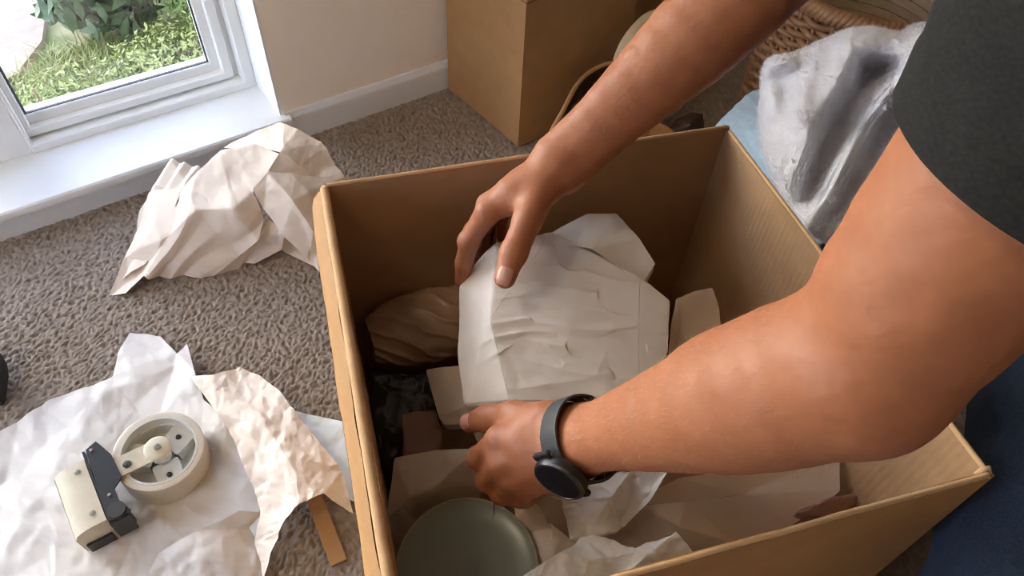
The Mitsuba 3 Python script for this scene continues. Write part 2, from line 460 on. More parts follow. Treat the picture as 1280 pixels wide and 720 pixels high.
def blades(n, seed):
    g = np.random.default_rng(seed)
    x, y = g.uniform(-1.1, .2, n), g.uniform(.24, 1.0, n)
    ok = ~((x < -.70) & (y > .92))
    x, y = x[ok], y[ok]
    n = len(x)
    p = np.stack([x, y, np.full(n, -.25)], 1)
    h = g.uniform(.02, .06, n)[:, None]
    w = g.normal(size=(n, 3)) * [.5, .5, 0]
    s = np.cross(w, [0, 0, 1.0])
    s = s / (np.linalg.norm(s, axis=1, keepdims=True) + 1e-9) * .0022
    V = np.stack([p - s, p + s, p + h * (.6 * w + [0, 0, .6]) + s * .7, p + h * (.6 * w + [0, 0, .6]) - s * .7, p + h * (1.5 * w + [0, 0, 1.0])], 1).reshape(-1, 3)
    f = (np.arange(n)[:, None, None] * 5 + np.array([[0, 1, 2], [0, 2, 3], [3, 2, 4]])[None]).reshape(-1, 3)
    return trimesh.Trimesh(wl(V), f, process=False)


put('grass', blades(14000, 8), 'grass_blade', 'short grass growing under the window outside', kind='stuff')
# ------------------------------------------------------------------ the open moving box
BA, BB, BC, BD = (np.array([*q, 0]) for q in ((-.198, .562), (.239, .707), (.381, .280), (-.057, .135)))
RZ = .41


def side(a, b):
    d = (b - a) / np.linalg.norm(b - a)
    return frame(a, d, np.array([-d[1], d[0], 0]), [0, 0, 1]), np.linalg.norm(b - a)


def kraft(a, b, flute=0.0):
    def fn(p, n, uv):
        g = fbm(p.x * 40, p.y * 40, p.z * 40, 3)
        s = noise(p.x * 1100, p.y * 1100, p.z * 350)
        return mix(a, b, dr.clip(.15 + g * .6 + (s - .5) * .3, 0, 1))
    return proc(fn)


mat('kraft', kraft((.31, .160, .058), (.40, .222, .090)), .7)
mat('kraft_inside', kraft((.31, .180, .088), (.40, .245, .128)), .75)
mat('kraft_edge', kraft((.48, .29, .14), (.60, .39, .21)), .85)


def panel(L, z0, z1, t, fn, y0=0.0, wave=0.0, seed=0, n=(60, 44), ext=0.0):
    """A board of length L; its big faces carry a faint corrugation and a little warp."""
    x, z = np.meshgrid(np.linspace(-ext, L + ext, n[0]), np.linspace(z0, z1, n[1]), indexing='ij')
    q = np.stack([x * 6, z * 6, z * 0 + seed], -1)
    e = np.clip(np.minimum(x, L - x) / .03, 0, 1)
    w = (meshkit.fbm(q, 2) - .5) * .006 * e + wave * np.sin(x * 2 * np.pi / .0075)
    V, Fc = [], []
    for k, s in enumerate((0, 1)):
        V.append(np.stack([x.ravel(), (w + y0 - t * s).ravel(), z.ravel()], 1))
        i = (np.arange(n[0] - 1)[:, None] * n[1] + np.arange(n[1] - 1)).ravel() + k * n[0] * n[1]
        q4 = np.stack([i, i + n[1], i + n[1] + 1, i + 1], 1)
        Fc.append(q4 if s else q4[:, ::-1])
    N = n[0] * n[1]
    ring = np.concatenate([np.arange(n[0]) * n[1], (n[0] - 1) * n[1] + np.arange(1, n[1]), np.arange(n[0] - 2, -1, -1) * n[1] + n[1] - 1, np.arange(n[1] - 2, 0, -1)])
    nx = np.roll(ring, -1)
    Fc.append(np.stack([ring, ring + N, nx + N, nx], 1))
    m = trimesh.Trimesh(fn(np.vstack(V)), np.vstack([np.vstack(Fc)[:, [0, 1, 2]], np.vstack(Fc)[:, [0, 2, 3]]]), process=False)
    if m.volume < 0:
        m.invert()
    return m


def rim(L, y0, t, fn, z=RZ, amp=.0006, seed=0, rr=None):    # the worn rounded fold along the top of a panel
    n = 120
    x = np.linspace(0, L, n)
    r = t / 2
    c = meshkit.fbm(np.stack([x * 40, x * 0, x * 0 + seed], 1), 3) - .5
    return tube(fn(np.stack([x, np.full(n, y0 - t / 2) + c * amp * 2, z + c * amp * 3], 1)), r * 1.04, 10)


fAB, lAB = side(BB, BA)
fBC, lBC = side(BC, BB)
fCD, lCD = side(BD, BC)
fDA, lDA = side(BA, BD)
tag('moving_box', 'open brown cardboard moving box full of wrapped things', 'cardboard box')
t4 = .0045
put('moving_box__panel', panel(lAB, .001, RZ, t4, fAB, seed=1, ext=t4), 'kraft_inside', smooth=30)
put('moving_box__panel__rim', rim(lAB, 0, t4, fAB, seed=1), 'kraft_edge', smooth=True)
put('moving_box__panel', panel(lBC, .001, RZ - .002, t4, fBC, wave=.00022, seed=2, n=(300, 40)), 'kraft_inside', smooth=30)
put('moving_box__panel_001__rim', rim(lBC - .004, 0, t4, fBC, RZ - .002, seed=2), 'kraft_edge', smooth=True)
put('moving_box__panel', panel(lCD, .001, RZ, t4, fCD, seed=3, ext=t4), 'kraft', smooth=30)
put('moving_box__panel_002__rim', rim(lCD, 0, t4, fCD, seed=3, amp=.0004), 'kraft_edge', smooth=True)
put('moving_box__panel', panel(lDA, .001, RZ - .001, .008, fDA, seed=4), 'kraft_inside', smooth=30)
put('moving_box__panel_003__rim', rim(lDA - .006, 0.0005, .009, fDA, RZ - .002, seed=4, amp=.0005), 'kraft_edge', smooth=True)
# the outer flap folded back down over the left panel
xs = np.linspace(.004, lDA - .008, 90)
zs = np.array([0, .004, .010, .02, .05, .11, .19])
yo = np.array([.009, .0125, .0165, .0195, .0225, .022, .018])
X, K = np.meshgrid(xs, np.arange(7), indexing='ij')
wob = (meshkit.fbm(np.stack([X * 14, K * .3, X * 0], -1), 3) - .5) * .004
fv = np.stack([X.ravel(), -(yo[K] + wob).ravel(), (RZ + .0005 - zs[K]).ravel()], 1)
iv = fv + [0, .003, -.002]
i = (np.arange(89)[:, None] * 7 + np.arange(6)).ravel()
q = np.stack([i, i + 7, i + 8, i + 1], 1)
put('moving_box__flap', (fDA(np.vstack([fv, iv])), np.vstack([q, q + len(fv)])), 'kraft', smooth=40)
xa, ya = np.array([0, lAB, lAB, 0]), np.array([-.002, -.002, -lBC, -lBC])
put('moving_box__bottom', bx((.002, .003, .001), (lAB - .002, lBC - .003, .005), fn=frame(BB, (BA - BB) / lAB, (BC - BB) / lBC, [0, 0, 1])), 'kraft_inside')
# a narrow strip of the far flap and a curl of torn liner at the near right corner
put('moving_box__torn_liner', tube([BC + [-.006, -.001, RZ - .004], BC + [-.003, .001, RZ + .001], BC + [.001, .002, RZ + .003], BC + [.003, 0, RZ - .001], BC + [.002, -.003, RZ - .004]], .0022, 8), 'kraft_edge', smooth=True)

# ------------------------------------------------------------------ closed box by the wall, second box behind it
K0 = np.array([-.006, 1.165, 0])
KL, KR = np.array([-.656, .755, 0]), np.array([.755, .656, 0])


def carton(key, o, dl, dr_, ll, lr, h, label, seed):
    tag(key, label, 'cardboard box')
    f1, f2 = frame(o, dl, -dr_, [0, 0, 1]), frame(o, dr_, -dl, [0, 0, 1])
    put(key + '__panel', panel(ll, .003, h, .004, f1, 0, seed=seed), 'kraft', smooth=30)
    put(key + '__panel', panel(lr - .001, .003, h - .001, .004, f2, 0, seed=seed + 1), 'kraft', smooth=30)
    f3, f4 = frame(o + dr_ * lr, dl, -dr_, [0, 0, 1]), frame(o + dl * ll, dr_, -dl, [0, 0, 1])
    put(key + '__panel', panel(ll, .003, h, .004, f3, 0, seed=seed + 2), 'kraft', smooth=30)
    put(key + '__panel', panel(lr, .003, h, .004, f4, 0, seed=seed + 3), 'kraft', smooth=30)
    top = frame(o + np.array([0, 0, h]), dl, dr_, [0, 0, 1])
    put(key + '__flap', bx((.001, .001, .0005), (ll - .001, lr / 2 - .001, .0045), .001, fn=top), 'kraft')
    put(key + '__flap', bx((.001, lr / 2 + .001, .0005), (ll - .001, lr - .001, .0045), .001, fn=top), 'kraft')
    put(key + '__packing_tape', bx((.0, lr / 2 - .024, .0046), (ll, lr / 2 + .024, .0050), fn=top), mat('box_tape', (.42, .28, .14), .3))


carton('closed_box', K0, KL, KR, .238, .281, .305, 'closed brown cardboard box standing on the carpet against the wall', 10)
carton('storage_box', K0 + KR * .315 + KL * .05, KL, KR, .15, .26, .33, 'shaded brown cardboard box standing behind the closed box', 20)
# ------------------------------------------------------------------ the person
def skin(p, n, uv):
    a = fbm(p.x * 45, p.y * 45, p.z * 45, 3)
    b = noise(p.x * 260, p.y * 260, p.z * 260)
    c = smoothstep(.955, .985, noise(p.x * 190 + 7, p.y * 160, p.z * 160))
    col = mix((.29, .104, .048), (.38, .150, .074), dr.clip(a * .9 + (b - .5) * .22, 0, 1))
    return mix(col, (.30, .11, .055), c * .35)


mat('skin', proc(skin), .48, bump=lambda p, n, uv: noise(p.x * 900, p.y * 900, p.z * 900) + .8 * noise(p.x * 420, p.y * 420, p.z * 420), bscale=.0001, beps=4e-4, specular=.4, sheen=.25)
mat('nail', (.50, .26, .20), .3)
mat('tshirt', proc(lambda p, n, uv: mix((.015, .0148, .0148), (.024, .0235, .0235), noise(p.x * 700, p.y * 700, p.z * 700))), .95, specular=.15, bump=lambda p, n, uv: fbm(p.x * 60, p.y * 60, p.z * 60, 2) + .25 * noise(p.x * 1500, p.y * 1500, p.z * 1500), bscale=.0012)


def denim(p, n, uv):
    w = .5 + .5 * dr.sin((p.x + p.y + p.z) * 5200)
    return mix((.014, .024, .05), (.06, .11, .20), dr.clip(.35 * w + .9 * fbm(p.x * 1100, p.y * 1100, p.z * 1100, 2) - .25, 0, 1))


mat('denim', proc(denim), .9, sheen=.4, bump=lambda p, n, uv: fbm(p.x * 500, p.y * 500, p.z * 500, 2), bscale=.0006)


def C(p0, p1, r0, r1, k=.010, fx=None, fl=1.0):
    return (np.asarray(p0, float), np.asarray(p1, float), r0, r1, k, fx, fl)


def unit(v):
    v = np.asarray(v, float)
    return v / np.linalg.norm(v)


def chain(pts, rs, k=.006):
    return [C(pts[i], pts[i + 1], rs[i], rs[i + 1], k) for i in range(len(pts) - 1)]


def lerp(a, b, t):
    return a + (b - a) * t


# joints, from shoulder to finger tips
RS, RE, RW = np.array([.46, .64, .85]), PD(985, -62, .672), PD(702, 204, .725)
LS, LE, LW = CAM + RT * .276 + UP * .178 + FW * .215, PD(1078, 462, .385), PD(724, 550, .575)
Rh = dict(thumb=[PD(676, 236, .712), PD(660, 275, .685), PD(642, 317, .672), PD(631, 347, .668)],
          index=[PD(609, 266, .712), PD(586, 301, .735), PD(580, 329, .757), PD(577, 351, .775)],
          middle=[PD(611, 257, .732), PD(592, 290, .765), PD(590, 314, .79), PD(593, 330, .805)],
          ring=[PD(620, 252, .750), PD(606, 280, .785), PD(604, 300, .805), PD(608, 314, .82)],
          pinky=[PD(636, 246, .765), PD(626, 268, .795), PD(624, 284, .812), PD(628, 296, .822)])
Lh = dict(thumb=[PD(686, 530, .592), PD(644, 520, .612), PD(611, 523, .636), PD(588, 528, .652)],
          index=[PD(624, 548, .600), PD(599, 572, .628), PD(612, 576, .652), PD(630, 566, .672)],
          middle=[PD(627, 578, .596), PD(610, 600, .628), PD(624, 604, .652), PD(642, 590, .672)],
          ring=[PD(643, 597, .598), PD(628, 617, .626), PD(640, 620, .650), PD(656, 606, .668)],
          pinky=[PD(664, 606, .602), PD(650, 622, .624), PD(658, 624, .642), PD(670, 614, .656)])
RAD = dict(thumb=(.0148, .0130, .0122, .0100), index=(.0112, .0100, .0090, .0076), middle=(.0114, .0102, .0092, .0078), ring=(.0110, .0096, .0086, .0073), pinky=(.0100, .0084, .0076, .0066))


def hand(J, W, up, s=1.0, fs=1.0):
    """up: which way the back of the hand faces."""
    pr = []
    for f in ('index', 'middle', 'ring', 'pinky'):
        p, r = J[f], [x * fs for x in RAD[f]]
        w = lerp(W, J['middle'][0], .02) + (p[0] - J['middle'][0]) * .42
        pr.append(C(w, lerp(w, p[0], .55), .0150 * s, .0128 * s, .016))
        pr.append(C(lerp(w, p[0], .55), p[0], .0128 * s, r[0] * 1.06, .012))
        pr.append(C(lerp(w, p[0], .15) + up * .0095, p[0] + up * .0048, .0042 * s, .0062 * s, .006))      # tendon and knuckle
        pr += chain(p, r, .0045)
        pr.append(C(p[1] + (p[1] - lerp(p[0], p[2], .5)) * .06, p[1], r[1] * 1.06, r[1] * 1.02, .004))
    t, r = J['thumb'], [x * fs for x in RAD['thumb']]
    pr.append(C(lerp(W, t[0], .25), t[0], .018 * s, .0165 * s, .014))
    pr += chain(t, r, .007)
    pr.append(C(t[0], lerp(J['index'][0], W, .35), .013 * s, .012 * s, .014))
    pr.append(C(lerp(t[0], t[1], .6), lerp(J['index'][0], W, .30), .0085 * s, .010 * s, .014))           # web
    return pr


def arm(S, E, W, k=1.0, flat=None, bend_=0.0):
    from scipy.interpolate import PchipInterpolator
    fr = PchipInterpolator([0, .07, .2, .4, .62, .8, 1.0], np.array([.0252, .0246, .0268, .0335, .0405, .0425, .0415]) * k)
    up = PchipInterpolator([0, .3, .6, 1.0], np.array([.0415, .0460, .0505, .0545]) * (1 + (k - 1) * .6))
    t = np.linspace(0, 1, 13)
    pts = [lerp(W, E, x) + UP * bend_ * math.sin(math.pi * x) for x in t]
    pr = [C(pts[i], pts[i + 1], fr(t[i]), fr(t[i + 1]), .0012, flat, 1.0 + .15 * (1 - t[i]) ** 2) for i in range(12)]
    u = np.linspace(0, 1, 8)
    q = [lerp(E, S, x) for x in u]
    pr += [C(q[i], q[i + 1], up(u[i]), up(u[i + 1]), .012 if i == 0 else .0012) for i in range(7)]
    return pr


rup = unit(np.cross(Rh['index'][0] - RW, Rh['pinky'][0] - Rh['index'][0]))
rup *= np.sign(rup @ (CAM - RW)) or 1
lup = unit(np.cross(Lh['index'][0] - LW, Lh['pinky'][0] - Lh['index'][0]))
lup *= np.sign(lup @ (CAM - LW)) or 1
larm = arm(LS, LE, LW, 1.06, lup)
larm += [C(lerp(LE, LW, .04) + UP * .008 - RT * .004, lerp(LE, LW, .36) + UP * .005, .036, .035, .02),
         C(lerp(LE, LS, .2) - RT * .010, lerp(LE, LS, .6) - RT * .010, .040, .046, .02)]
rarm = arm(RS, RE, RW, 1.10, rup)


def wrinkle(m, at, ax, n, gap, amp, width, reach):          # short creases across a joint
    v = m.vertices - at
    a, r = v @ ax, np.linalg.norm(v - (v @ ax)[:, None] * ax, axis=1)
    d = np.zeros(len(v))
    for i in range(n):
        d -= amp * np.exp(-((a - (i - (n - 1) / 2) * gap) / width) ** 2)
    d *= np.exp(-(np.linalg.norm(v, axis=1) / reach) ** 4)
    m.vertices = m.vertices + m.vertex_normals * d[:, None]


def limb(prims, h=.0021):
    m = sdf_mesh(prims, h)
    trimesh.smoothing.filter_taubin(m, iterations=6)
    v = m.vertices
    d = (meshkit.fbm(v * 55, 3, 2) - .5) * .0016 + (meshkit.fbm(v * 20, 2, 5) - .5) * .002
    m.vertices = v + m.vertex_normals * d[:, None]
    return m


rm = limb(rarm + hand(Rh, RW, rup, 1.08, 1.0))
lm = limb(larm + hand(Lh, LW, lup, 1.0, .97))
for m, J in ((rm, Rh), (lm, Lh)):
    t = J['thumb']
    wrinkle(m, t[2], unit(t[3] - t[1]), 4, .0026, .0010, .0008, .013)
    wrinkle(m, t[1], unit(t[2] - t[0]), 3, .003, .0008, .0009, .014)
    for f in ('index', 'middle', 'ring', 'pinky'):
        p = J[f]
        wrinkle(m, p[1], unit(p[2] - p[0]), 3, .0024, .0009, .0008, .011)
        wrinkle(m, p[2], unit(p[3] - p[1]), 3, .0020, .0004, .0007, .010)

# trunk, neck, head and legs, mostly out of the picture to the right
HL, HR, MID = np.array([.63, .40, .27]), np.array([.78, .67, .27]), np.array([.705, .535, .30])
NK = np.array([.40, .49, .93])
KLf, KRt = np.array([.405, .160, .30]), np.array([.71, 1.08, .36])
FL, FR = np.array([.57, .30, .06]), np.array([.98, 1.0, .06])
HD = np.array([.385, .515, 1.10])
fwd = unit([-.86, .42, -.45])
side_ = unit(np.cross(fwd, [0, 0, 1.0]))
hup = np.cross(side_, fwd)
trunk = [C(MID, lerp(MID, NK, .45), .135, .13, .04, fwd, .8), C(lerp(MID, NK, .45), lerp(MID, NK, .86), .13, .135, .04, fwd, .8), C(LS, RS, .062, .062, .05), C(HL, HR, .12, .12, .04),
         C(NK, HD - hup * .05, .058, .054, .03), C(HD + hup * .02, HD + hup * .02 - fwd * .025, .082, .085, .03), C(HD + fwd * .015, HD + fwd * .04 - hup * .07, .072, .045, .03),
         C(HD + fwd * .075 + hup * .012, HD + fwd * .098 - hup * .02, .010, .014, .012), C(HD + fwd * .085 - hup * .052, HD + fwd * .078 - hup * .055, .014, .014, .008),
         *[C(HD + side_ * s * .080 + hup * .015, HD + side_ * s * .085 - hup * .025 - fwd * .004, .014, .010, .008) for s in (-1, 1)],
         *[C(HD + side_ * s * .03 + fwd * .072 + hup * .022, HD + side_ * s * .042 + fwd * .066 + hup * .022, .013, .012, .008) for s in (-1, 1)]]
legs = []
for hp, kn, ft in ((HL, KLf, FL), (HR, KRt, FR)):
    legs += [C(hp, lerp(hp, kn, .5), .10, .088, .04), C(lerp(hp, kn, .5), kn, .088, .068, .03), C(kn, lerp(kn, ft, .4), .064, .062, .03), C(lerp(kn, ft, .4), ft, .062, .045, .03)]
feet = [C(ft, ft + unit([-.7, -.15, 0]) * .14 + [0, 0, -.025], .036, .030, .02) for ft in (FL, FR)]
bm = sdf_mesh(trunk + [C(a, b, c - .012, d - .012, k) for a, b, c, d, k, *_ in legs] + feet, .007)
trimesh.smoothing.filter_taubin(bm, iterations=4)
tag('person', 'person in a black t-shirt and blue jeans reaching both arms into the open box', 'person')
put('person__body', cat(rm, lm, bm), 'skin', smooth=True)

# t-shirt: both sleeves and the trunk, cut open at the hems
SH = LE + (LS - LE) * .43
sax = unit(LS - LE)
RSH, rax = RE + (RS - RE) * .55, unit(RS - RE)
shirt = [C(lerp(LE, LS, .15), lerp(LE, LS, .62), .0625, .0655, .02), C(lerp(LE, LS, .62), LS, .0655, .075, .03), C(lerp(RE, RS, .3), RS, .063, .075, .03), C(LS, RS, .078, .078, .05),
         C(lerp(MID, NK, .05), lerp(MID, NK, .45), .155, .15, .04, fwd, .8), C(lerp(MID, NK, .45), lerp(MID, NK, .86), .15, .15, .04, fwd, .8), C(lerp(MID, NK, .86), lerp(MID, NK, .97), .10, .075, .03)]
sm = sdf_mesh(shirt, .005)
trimesh.smoothing.filter_taubin(sm, iterations=6)
v = sm.vertices
hem = UP * .55 + RT * .10                                   # the sleeve hem runs a little askew of the arm
hn = unit(sax - FW * .30)
def slice_near(m, o, n_, c, lim):                           # cut the sleeve open along its hem plane
    fm = np.linalg.norm(m.vertices[m.faces].mean(1) - c, axis=1) < lim
    rv, rf, _ = trimesh.intersections.slice_faces_plane(m.vertices, m.faces[fm], n_, o)
    return trimesh.Trimesh(np.vstack([m.vertices, rv]), np.vstack([m.faces[~fm], rf + len(m.vertices)]), process=True)


sm = slice_near(sm, SH, hn, lerp(LE, LS, .1), .16)
sm = slice_near(sm, RSH, rax, lerp(RE, RS, .3), .12)
sm.remove_unreferenced_vertices()
v = sm.vertices.copy()
fold = np.abs(meshkit.fbm(v * [16, 9, 16] + 4, 3) - .5) * -.022 + (meshkit.fbm(v * 7, 2, 3) - .5) * .014
a = (v - SH) @ hn
near = np.exp(-(np.maximum(a, 0) / .03) ** 2)
sm.vertices = v + sm.vertex_normals * (fold * (1 - .85 * near) + .0009 * (np.linalg.norm(v - SH, axis=1) < .12) * (a < .021) - .0006 * np.exp(-((a - .0215) / .0012) ** 2))[:, None]
put('person__tshirt', sm, 'tshirt', smooth=True)
# jeans
jm = sdf_mesh([C(a, b, c, d, k) for a, b, c, d, k, *_ in legs] + [C(HL, HR, .125, .125, .04), C(MID, MID + [0, 0, .03], .13, .12, .04)], .006)
trimesh.smoothing.filter_taubin(jm, iterations=5)
v = jm.vertices
jm.vertices = v + jm.vertex_normals * (np.abs(meshkit.fbm(v * [9, 9, 14], 3, 8) - .5) * -.03 + .005)[:, None]
jm.update_faces(~(v[:, 2] < .07)[jm.faces].all(1))
put('person__jeans', jm, 'denim', smooth=True)


def nail(J, key, r, face, m):                               # a nail plate laid on the finger's own surface
    d = unit(J[3] - J[2])
    n = unit(face - d * (face @ d))
    s = np.cross(d, n)
    loc = m.vertices - J[3]
    k = (np.linalg.norm(loc, axis=1) < r * 2.6) & (m.vertex_normals @ n > .05)
    hgt = LinearNDInterpolator(np.stack([loc[k] @ d, loc[k] @ s], 1), loc[k] @ n)
    u, w = np.meshgrid(np.linspace(-1, 1, 21), np.linspace(-1, 1, 25), indexing='ij')
    u, w = u.ravel(), w.ravel()
    q = u * np.sqrt(np.clip(1 - .45 * np.abs(w) ** 3, 0, 1)) * r * .70
    x = d @ d * (w * r * .82 + r * .02)
    z = np.nan_to_num(hgt(np.stack([x, q], 1)), nan=0.0)
    e = np.maximum(np.abs(u), np.abs(w)) ** 6
    rise = .0008 + .0002 * (w > .8) - .0006 * e * (w < .5)
    pt = J[3] + np.outer(x, d) + np.outer(q, s) + np.outer(z + rise, n)
    i = (np.arange(20)[:, None] * 25 + np.arange(24)).ravel()
    f = np.stack([i, i + 25, i + 26, i + 1], 1)
    put(key, (np.vstack([pt, pt - n * .0008]), np.vstack([f, f[:, ::-1] + 525])), 'nail', smooth=True)


nail(Rh['thumb'], 'person__fingernail', .0100, unit(CAM - Rh['thumb'][3]) + unit(RW - Rh['thumb'][3]) * -.1 + UP * .2, rm)
nail(Lh['thumb'], 'person__fingernail', .0098, unit(CAM - Lh['thumb'][3]) * .7 - RT * .75 + UP * .1, lm)


def hairs(m, W, E, n, seed, ref):
    g = np.random.default_rng(seed)
    v, nn = m.vertices, m.vertex_normals
    ax = unit(E - W)
    L = np.linalg.norm(E - W)
    t = (v - W) @ ax / L
    ok = np.flatnonzero((t > .10) & (t < .93) & (np.linalg.norm(v - W - np.outer((v - W) @ ax, ax), axis=1) < .07))
    k = g.choice(ok, n)
    p, no = v[k] + g.normal(size=(n, 3)) * .0008, nn[k]
    d = -ax + no * .45 + g.normal(size=(n, 3)) * .38
    d -= no * (np.einsum('ij,ij->i', d, no) - .30)[:, None]
    d /= np.linalg.norm(d, axis=1, keepdims=True)
    l = g.uniform(.004, .009, n)[:, None]
    s = np.cross(d, no)
    s /= np.linalg.norm(s, axis=1, keepdims=True)
    s *= .00008
    mid, tip = p + d * l * .55 + no * l * .06, p + d * l - no * l * .02
    V = np.stack([p - s, p + s, mid + s * .8, mid - s * .8, tip], 1).reshape(-1, 3)
    return trimesh.Trimesh(V, (np.arange(n)[:, None, None] * 5 + np.array([[0, 1, 2], [0, 2, 3], [3, 2, 4]])[None]).reshape(-1, 3), process=False)


mat('hair', (.40, .22, .105), .5)
put('person__arm_hair', cat(hairs(lm, LW, LE, 2200, 4, lup), hairs(rm, RW, RE, 1800, 5, rup)), 'hair', kind='stuff')

# ------------------------------------------------------------------ wristwatch
wa = unit(LE - LW)
wc = LW + wa * .004
face = unit(-FW * .53 - RT * .53 - UP * .66)
face = unit(face - wa * (face @ wa))
wside = np.cross(wa, face)
mat('watch_black', (.012, .012, .013), .35)
mat('watch_glass', (.006, .006, .008), .08, clearcoat=1.0)
mat('strap_rubber', (.03, .033, .037), .55)
mat('watch_steel', (.10, .10, .105), .3, metallic=.9)
# the strap hugs the limb: find the arm's surface around the wrist
from trimesh.proximity import closest_point
tree = cKDTree(lm.vertices)
th = np.linspace(0, 2 * np.pi, 73)[:-1]
ringr = []
sel = lm.vertices[np.abs((lm.vertices - wc) @ wa) < .012]
sv = sel - wc
sa = np.arctan2(sv @ wside, sv @ face)
sr = np.hypot(sv @ wside, sv @ face)
for t in th:
    w = np.abs((sa - t + np.pi) % (2 * np.pi) - np.pi) < .12
    ringr.append(np.percentile(sr[w], 85) if w.any() else .027)
ringr = np.array(ringr)
for _ in range(6):
    ringr = .5 * ringr + .25 * (np.roll(ringr, 1) + np.roll(ringr, -1))
tag('wristwatch', 'black round smartwatch with a rubber strap on the near wrist', 'watch')
hw_ = np.where(np.cos(th) > .55, .0102, .0098)
rows = [(-1, .0012), (-1, .0028), (-.85, .0036), (.85, .0036), (1, .0028), (1, .0012)]
V = np.vstack([wc + wa * (o * hw_)[:, None] + (np.cos(th)[:, None] * face + np.sin(th)[:, None] * wside) * (ringr + rr)[:, None] for o, rr in rows])
i, k = np.meshgrid(np.arange(5), np.arange(72), indexing='ij')
i, k = i.ravel(), k.ravel()
put('wristwatch__strap', (V, np.stack([i * 72 + k, i * 72 + (k + 1) % 72, (i + 1) * 72 + (k + 1) % 72, (i + 1) * 72 + k], 1)), 'strap_rubber', smooth=40)
r0 = ringr[0] + .001
R_ = .0212
put('wristwatch__case', lathe([(0, 0), (R_ - .003, 0), (R_, .003), (R_, .0085), (R_ - .0012, .0105), (R_ - .0028, .0112), (R_ - .0030, .0108), (0, .0108)], wc + face * r0, face, 64), 'watch_black', smooth=35)
put('wristwatch__bezel', lathe([(R_ - .0010, .0098), (R_ + .0002, .0092), (R_ - .0010, .0109), (R_ - .0030, .0114), (R_ - .0032, .0108)], wc + face * r0, face, 64), 'watch_steel', smooth=35)
put('wristwatch__screen', lathe([(0, .0117), (R_ * .5, .0116), (R_ - .0034, .0112), (R_ - .0032, .0104)], wc + face * r0, face, 64), 'watch_glass', smooth=60)
for s in (-1, 1):
    put('wristwatch__lug', bx((-.0094, -.0035, -.002), (.0094, .0025, .003), .001, fn=frame(wc + face * (r0 + .003) + wside * s * (R_ + .0005), wa, wside, face)), 'watch_black')
put('wristwatch__pin', tube([wc + face * (r0 + .003) - wside * R_ * .98 + wa * .010, wc + face * (r0 + .003) - wside * R_ * .98 + wa * .0118], .0014, 10), 'watch_steel')
# ------------------------------------------------------------------ papers
def paper_mat(name, a, b, rough=.55, **k):
    def fn(p, n, uv):
        g = fbm(p.x * 25, p.y * 25, p.z * 25, 3)
        s = noise(p.x * 1300, p.y * 1300, p.z * 1300)
        return mix(a, b, dr.clip(g * .8 + (s - .5) * .2 + .05, 0, 1))
    return mat(name, proc(fn), rough, **k)


paper_mat('newsprint', (.62, .52, .43), (.74, .65, .56))
paper_mat('newsprint_white', (.70, .655, .605), (.80, .76, .715))
paper_mat('floor_paper', (.55, .51, .475), (.66, .63, .60))
paper_mat('tissue', (.78, .78, .78), (.88, .88, .88), .4)
paper_mat('brown_wrap', (.36, .235, .155), (.48, .33, .225), .32)
paper_mat('dark_wrap', (.02, .02, .024), (.05, .048, .05), .22)
paper_mat('bluish_paper', (.66, .74, .76), (.76, .83, .85))


def lump(pts, h=.004, rnd=.010, seed=1, amp=.004, s=.05, soft=6, stretch=(1, 1, 1)):
    """A bundle: the rounded hull of its corner points, wrapped in creased paper."""
    p = np.array(pts, float)
    hull = trimesh.PointCloud(p).convex_hull
    m = trimesh.Trimesh(*trimesh.remesh.subdivide_to_size(hull.vertices, hull.faces, h), process=True)
    trimesh.smoothing.filter_laplacian(m, iterations=soft)
    n = m.vertex_normals
    v = m.vertices
    w = np.abs(n)
    w = w ** 4
    w /= w.sum(1, keepdims=True)
    d = sum(w[:, k] * crumple(v[:, [(k + 1) % 3, (k + 2) % 3]] * np.array([stretch[(k + 1) % 3], stretch[(k + 2) % 3]]), s, amp, seed + 31 * k) for k in range(3))
    m.vertices = v + n * d[:, None]
    return m


# the big white bundle held between the hands
tp = dict(a=(621, 303, .375), b=(690, 290, .372), c=(800, 345, .352), d=(838, 376, .340), e=(836, 440, .330), f=(800, 500, .330), g=(636, 503, .346), h=(612, 400, .366))
ou = [(598, 326, .355), (574, 356, .335), (572, 440, .322), (580, 508, .322), (640, 520, .325), (760, 520, .310)]
pk = [P(*q) for q in tp.values()] + [P(*q) for q in ou]
lowp = [P(574, 356, .335) + [.012, .012, -.09], P(580, 508, .322) + [.012, .008, -.085], P(836, 440, .33) + [-.015, 0, -.10], P(838, 376, .34) + [-.015, .005, -.10], P(690, 290, .372) + [0, .02, -.11], P(598, 326, .355) + [.01, .02, -.11], P(760, 520, .31) + [0, .01, -.08]]
m = lump(pk + lowp, .0024, seed=5, amp=.0011, s=.035, soft=14)
v = m.vertices


def bend(v, c, ax, wav, amp, reach, seed, axis2):           # long soft wrinkles pulled across the paper
    q = v - c
    x, y = q @ ax, q @ axis2
    t = x + .035 * (meshkit.noise(np.stack([y * 16, x * 10, x * 0 + seed], 1), seed) - .5) + 1.1 * y * y
    k = np.abs(((t / wav) % 1) - .5) * 2
    on = np.exp(-(x / reach[0]) ** 2 - (y / reach[1]) ** 2) * (meshkit.noise(np.stack([y * 22, t / wav * .7, x * 0], 1), seed + 3) > .38)
    return amp * (1 - k) ** 2 * np.clip(on, 0, 1)


